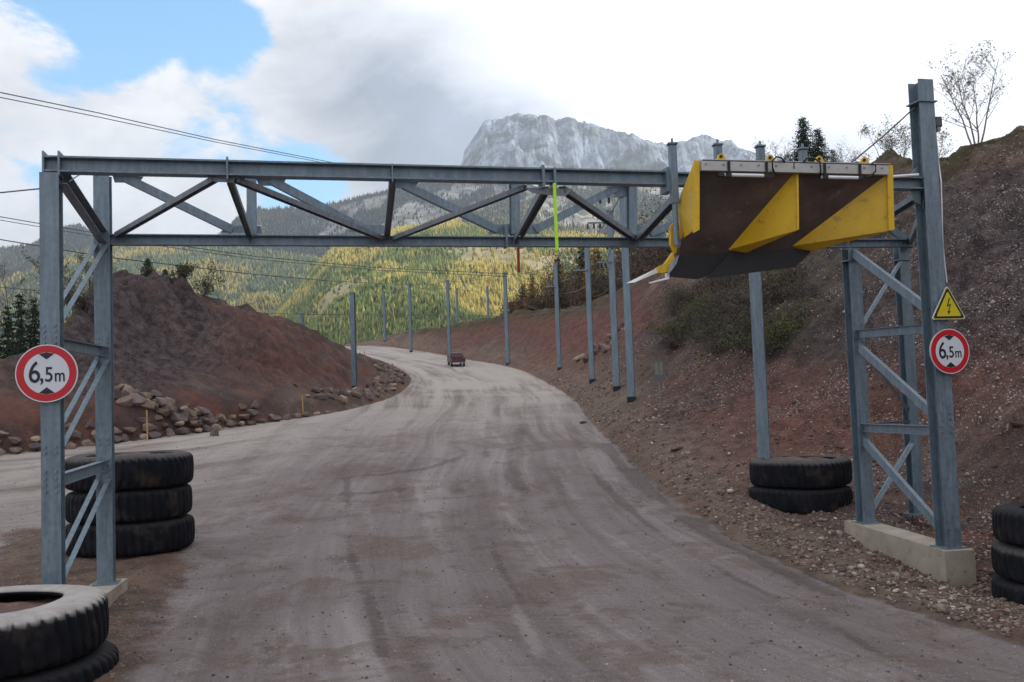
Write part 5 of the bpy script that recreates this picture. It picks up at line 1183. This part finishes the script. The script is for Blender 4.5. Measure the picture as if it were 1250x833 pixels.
def bush(pos, rx, ry, rz, mat, label, group=None, seed=0, n=900, lsz=.09, cat='bush'):
    q = np.random.default_rng(seed + 300); e = empty('bush', pos, 0, label, cat, group); p = Vector(pos); cs = []; bm = bmesh.new()
    nb = 12; lob = [(q.normal() * rx * .45, q.normal() * ry * .45, abs(q.normal()) * rz * .35 + rz * .35, q.uniform(.25, .5)) for _ in range(nb)]
    for l in lob: tube(bm, [p - Vector((0, 0, .1)), p + Vector((l[0] * .5, l[1] * .5, l[2] * .6)), p + Vector((l[0], l[1], l[2] * 1.3))], [.03, .02, .008], 4)
    mesh_obj('stems', bm, BARK, e)
    for _ in range(n):
        l = lob[q.integers(nb)]; v = q.normal(size=3) * .55; cs.append((p.x + l[0] + v[0] * rx * l[3], p.y + l[1] + v[1] * ry * l[3], max(p.z, p.z + l[2] + v[2] * rz * l[3])))
    leaves_mesh('crown', cs, list(lsz * q.uniform(.5, 1.4, len(cs))), mat, e, seed); return e
def on_ridge(px, side='R', back=1.0):
    """ground point on the skyline of the bank in this direction"""
    a = az_of(px) - 0.0; ys = np.linspace(30, 190, 1600); x = a * ys; z = Hgt(x, ys)[0]; i = int(np.argmax((z - EYE) / ys)); y = float(ys[i]) + back; x = a * y
    return Vector((x, y, gz(x, y)))
# left hill
for i, (px, rt, w, lab) in enumerate(((181, 312, 20, 'small dark spruce on top of the left hill'), (202, 325, 17, 'low dark conifer just right of the spruce on the left hill'))):
    g_ = on_ridge(px, back=.5); top = P(px, rt, g_.y).z; spruce(g_ - Vector((0, 0, .2)), max(1.2, top - g_.z), w * g_.y / F, lab, None, None, 10 + i, 1.3)
for i, (px, rx, rz_, lab, mt) in enumerate(((249, 1.2, 1.5, 'dark round bush on the right shoulder of the left hill', SCRUB), (225, .7, .8, 'small bush between the conifers and the round bush on the left hill', SCRUB), (92, 1.0, 1.0, 'scrubby bush on the steep left edge of the hill top', SCRUBD))):
    g_ = on_ridge(px, back=.2); bush(g_, rx, rx, rz_, mt, lab, None, 20 + i, 900, .07)
TL = 'trees behind the left hill'
for i, (px, rt, d, w) in enumerate(((8, 368, 76, 17), (24, 352, 82, 16), (41, 360, 78, 15), (60, 362, 84, 15), (-14, 360, 80, 16), (-40, 350, 84, 18))):
    x = az_of(px) * d; z = gz(x, d); top = P(px, rt, d).z
    spruce(Vector((x, d, z - .3)), max(4, top - z), w * 1.5 * d / F, ('darkest spruce', 'tallest spruce', 'spruce next to the gantry leg', 'spruce behind the left gantry leg', 'spruce cut by the left edge', 'outermost spruce')[i] + ' in the clump beyond the low left slope', TL, None, 40 + i)
for i, (px, rt, d) in enumerate(((100, 292, 100), (88, 310, 96), (115, 300, 104), (30, 330, 100))):
    x = az_of(px) * d; z = gz(x, d); top = P(px, rt, d).z
    bare(Vector((x, d, z - .3)), max(5, top - z), .22, ('tall leafless tree seen inside the left tower', 'shorter leafless tree close to the left gantry leg', 'leafless tree by the rear left leg', 'thin leafless tree left of the gantry')[i], 'bare trees behind the left hill', DRY, 700, 60 + i, BARK, 2, 'tree', 'bare_tree', .11)
# right skyline
g_ = on_ridge(994, back=2); k_ = g_.y / F; spruce(g_ - Vector((0, 0, .3)), P(990, 139, g_.y).z - g_.z, 32 * k_, 'tall dark spruce on the skyline above the scraper', None, None, 70, 1.7)
g_ = on_ridge(1012, back=3); spruce(g_ - Vector((0, 0, .3)), P(1012, 152, g_.y).z - g_.z, 30 * g_.y / F, 'second dark spruce leaning against the tall one above the scraper', None, None, 71, 1.6)
g_ = on_ridge(1030, back=3); spruce(g_ - Vector((0, 0, .3)), P(1030, 178, g_.y).z - g_.z, 22 * g_.y / F, 'lowest of the three spruces above the scraper, nearest the stay cable', None, None, 72, 1)
g_ = on_ridge(1207, back=1.0); bare(g_, (P(1207, 62, g_.y).z - g_.z) * 1.02, .28, 'large nearly bare birch on the skyline right of the mast', None, DRY, 900, 81, BIRCH, 4, 'tree', 'birch_tree', .055)
g_ = on_ridge(1150, back=2.5); bare(g_, (P(1150, 150, g_.y).z - g_.z), .12, 'slim russet sapling just right of the mast', None, DRY, 700, 82, BARK, 3, 'tree', 'bare_tree', .05)
for i, (px, rt, lab) in enumerate(((1112, 160, 'brownish young tree just left of the mast'), (1092, 178, 'low brown shrubby tree between the scraper and the mast'), (1062, 178, 'thin bare tree at the lower end of the stay cable'), (955, 168, 'bare tree left of the spruces above the scraper'),
        (938, 176, 'small bare tree above the second guide post'), (970, 182, 'low bare tree hugging the spruces'), (1045, 188, 'low bare tree right of the spruces'), (915, 190, 'lowest bare tree at the left end of the skyline row'))):
    g_ = on_ridge(px, back=2.5 + i * .4); bare(g_, max(2.2, P(px, rt, g_.y).z - g_.z), .25, lab, 'bare trees on the right skyline', DRY if i < 2 else SCRUBD, 600 if i < 2 else 260, 90 + i, BARK, 3, 'tree', 'bare_tree', .055)
# wooded slope beyond the red bank: gold larches and dark bare wood
WG = 'trees on the wooded slope beyond the bank'
wl = []
for i in range(90):
    px = random.uniform(628, 905); base_r = np.interp(px, [628, 700, 771, 820, 870, 905], [383, 374, 352, 320, 272, 235]) + random.uniform(-4, 6)
    top_r = base_r - random.uniform(18, 66) * np.interp(px, [628, 700, 780, 905], [.5, 1.2, 1.25, .7]); d = random.uniform(112, 150) if px < 780 else random.uniform(100, 130)
    wl.append((d, px, base_r, top_r))
wl.sort(reverse=True)
for i, (d, px, b_r, t_r) in enumerate(wl):
    x = az_of(px) * d; z = P(px, b_r, d).z; zg = gz(x, d); h = P(px, t_r, d).z - min(zg, z); zz = zg; h = max(2.5, P(px, t_r, d).z - zz)
    if h > 21: continue
    kind = random.random()
    wh = next(n_ for l_, n_ in ((655, 'left of the red rod'), (690, 'around the fourth pole'), (730, 'by the third pole'), (765, 'near the two nearest poles'), (800, 'above the white blades'), (840, 'beside the hinge arm'), (999, 'behind the scraper')) if px < l_)
    hh_ = ('low', 'mid-height', 'tall')[min(2, int(h / 3.2))] + (' distant' if d > 125 else '')
    if kind < .15: spruce(Vector((x, d, zz - .2)), h, h * .2, f'{hh_} golden larch on the far wooded slope, {wh}', 'gold larches beyond the bank', LARCH, 200 + i, .75, 'tree', 'larch_tree')
    elif kind < .26: spruce(Vector((x, d, zz - .2)), h, h * .22, f'{hh_} dark green conifer on the far wooded slope, {wh}', 'conifers beyond the bank', NEED, 200 + i, .75)
    else: bush(Vector((x, d, zz - .2)), h * .42, h * .42, h * .72, WOODD, f'{hh_} dark leafless tree on the wooded slope, {wh}', 'dark leafless trees beyond the bank', 200 + i, 2200, .10, 'tree')
# scrub on the right slope behind the H-post
SGp = 'scrub on the right slope'
for i in range(84):
    px = random.gauss(875, 52); py = random.gauss(385, 34)
    if not (800 < px < 1030 and 330 < py < 440 - max(0, px - 930) * .6): continue
    h_ = ghit(px, py, 30, 120); s = random.uniform(.8, 1.7)
    mi = random.choice((0, 1, 2, 2)); hz = 'left of the steel post' if px < 905 else 'right of the steel post'; hz = 'under the hinge' if px < 838 else hz; vz = 'top' if py < 372 else 'lower edge' if py > 412 else 'middle'
    bush(h_ - Vector((0, 0, .15)), s, s, s * .65, (SCRUB, OLIVE, SCRUBD)[mi], f"{'big' if s > 1.35 else 'small' if s < 1.05 else 'middling'} {('green', 'olive', 'brownish twiggy')[mi]} shrub, {vz} of slope thicket, {hz}", SGp, 400 + i, 1500, .034)
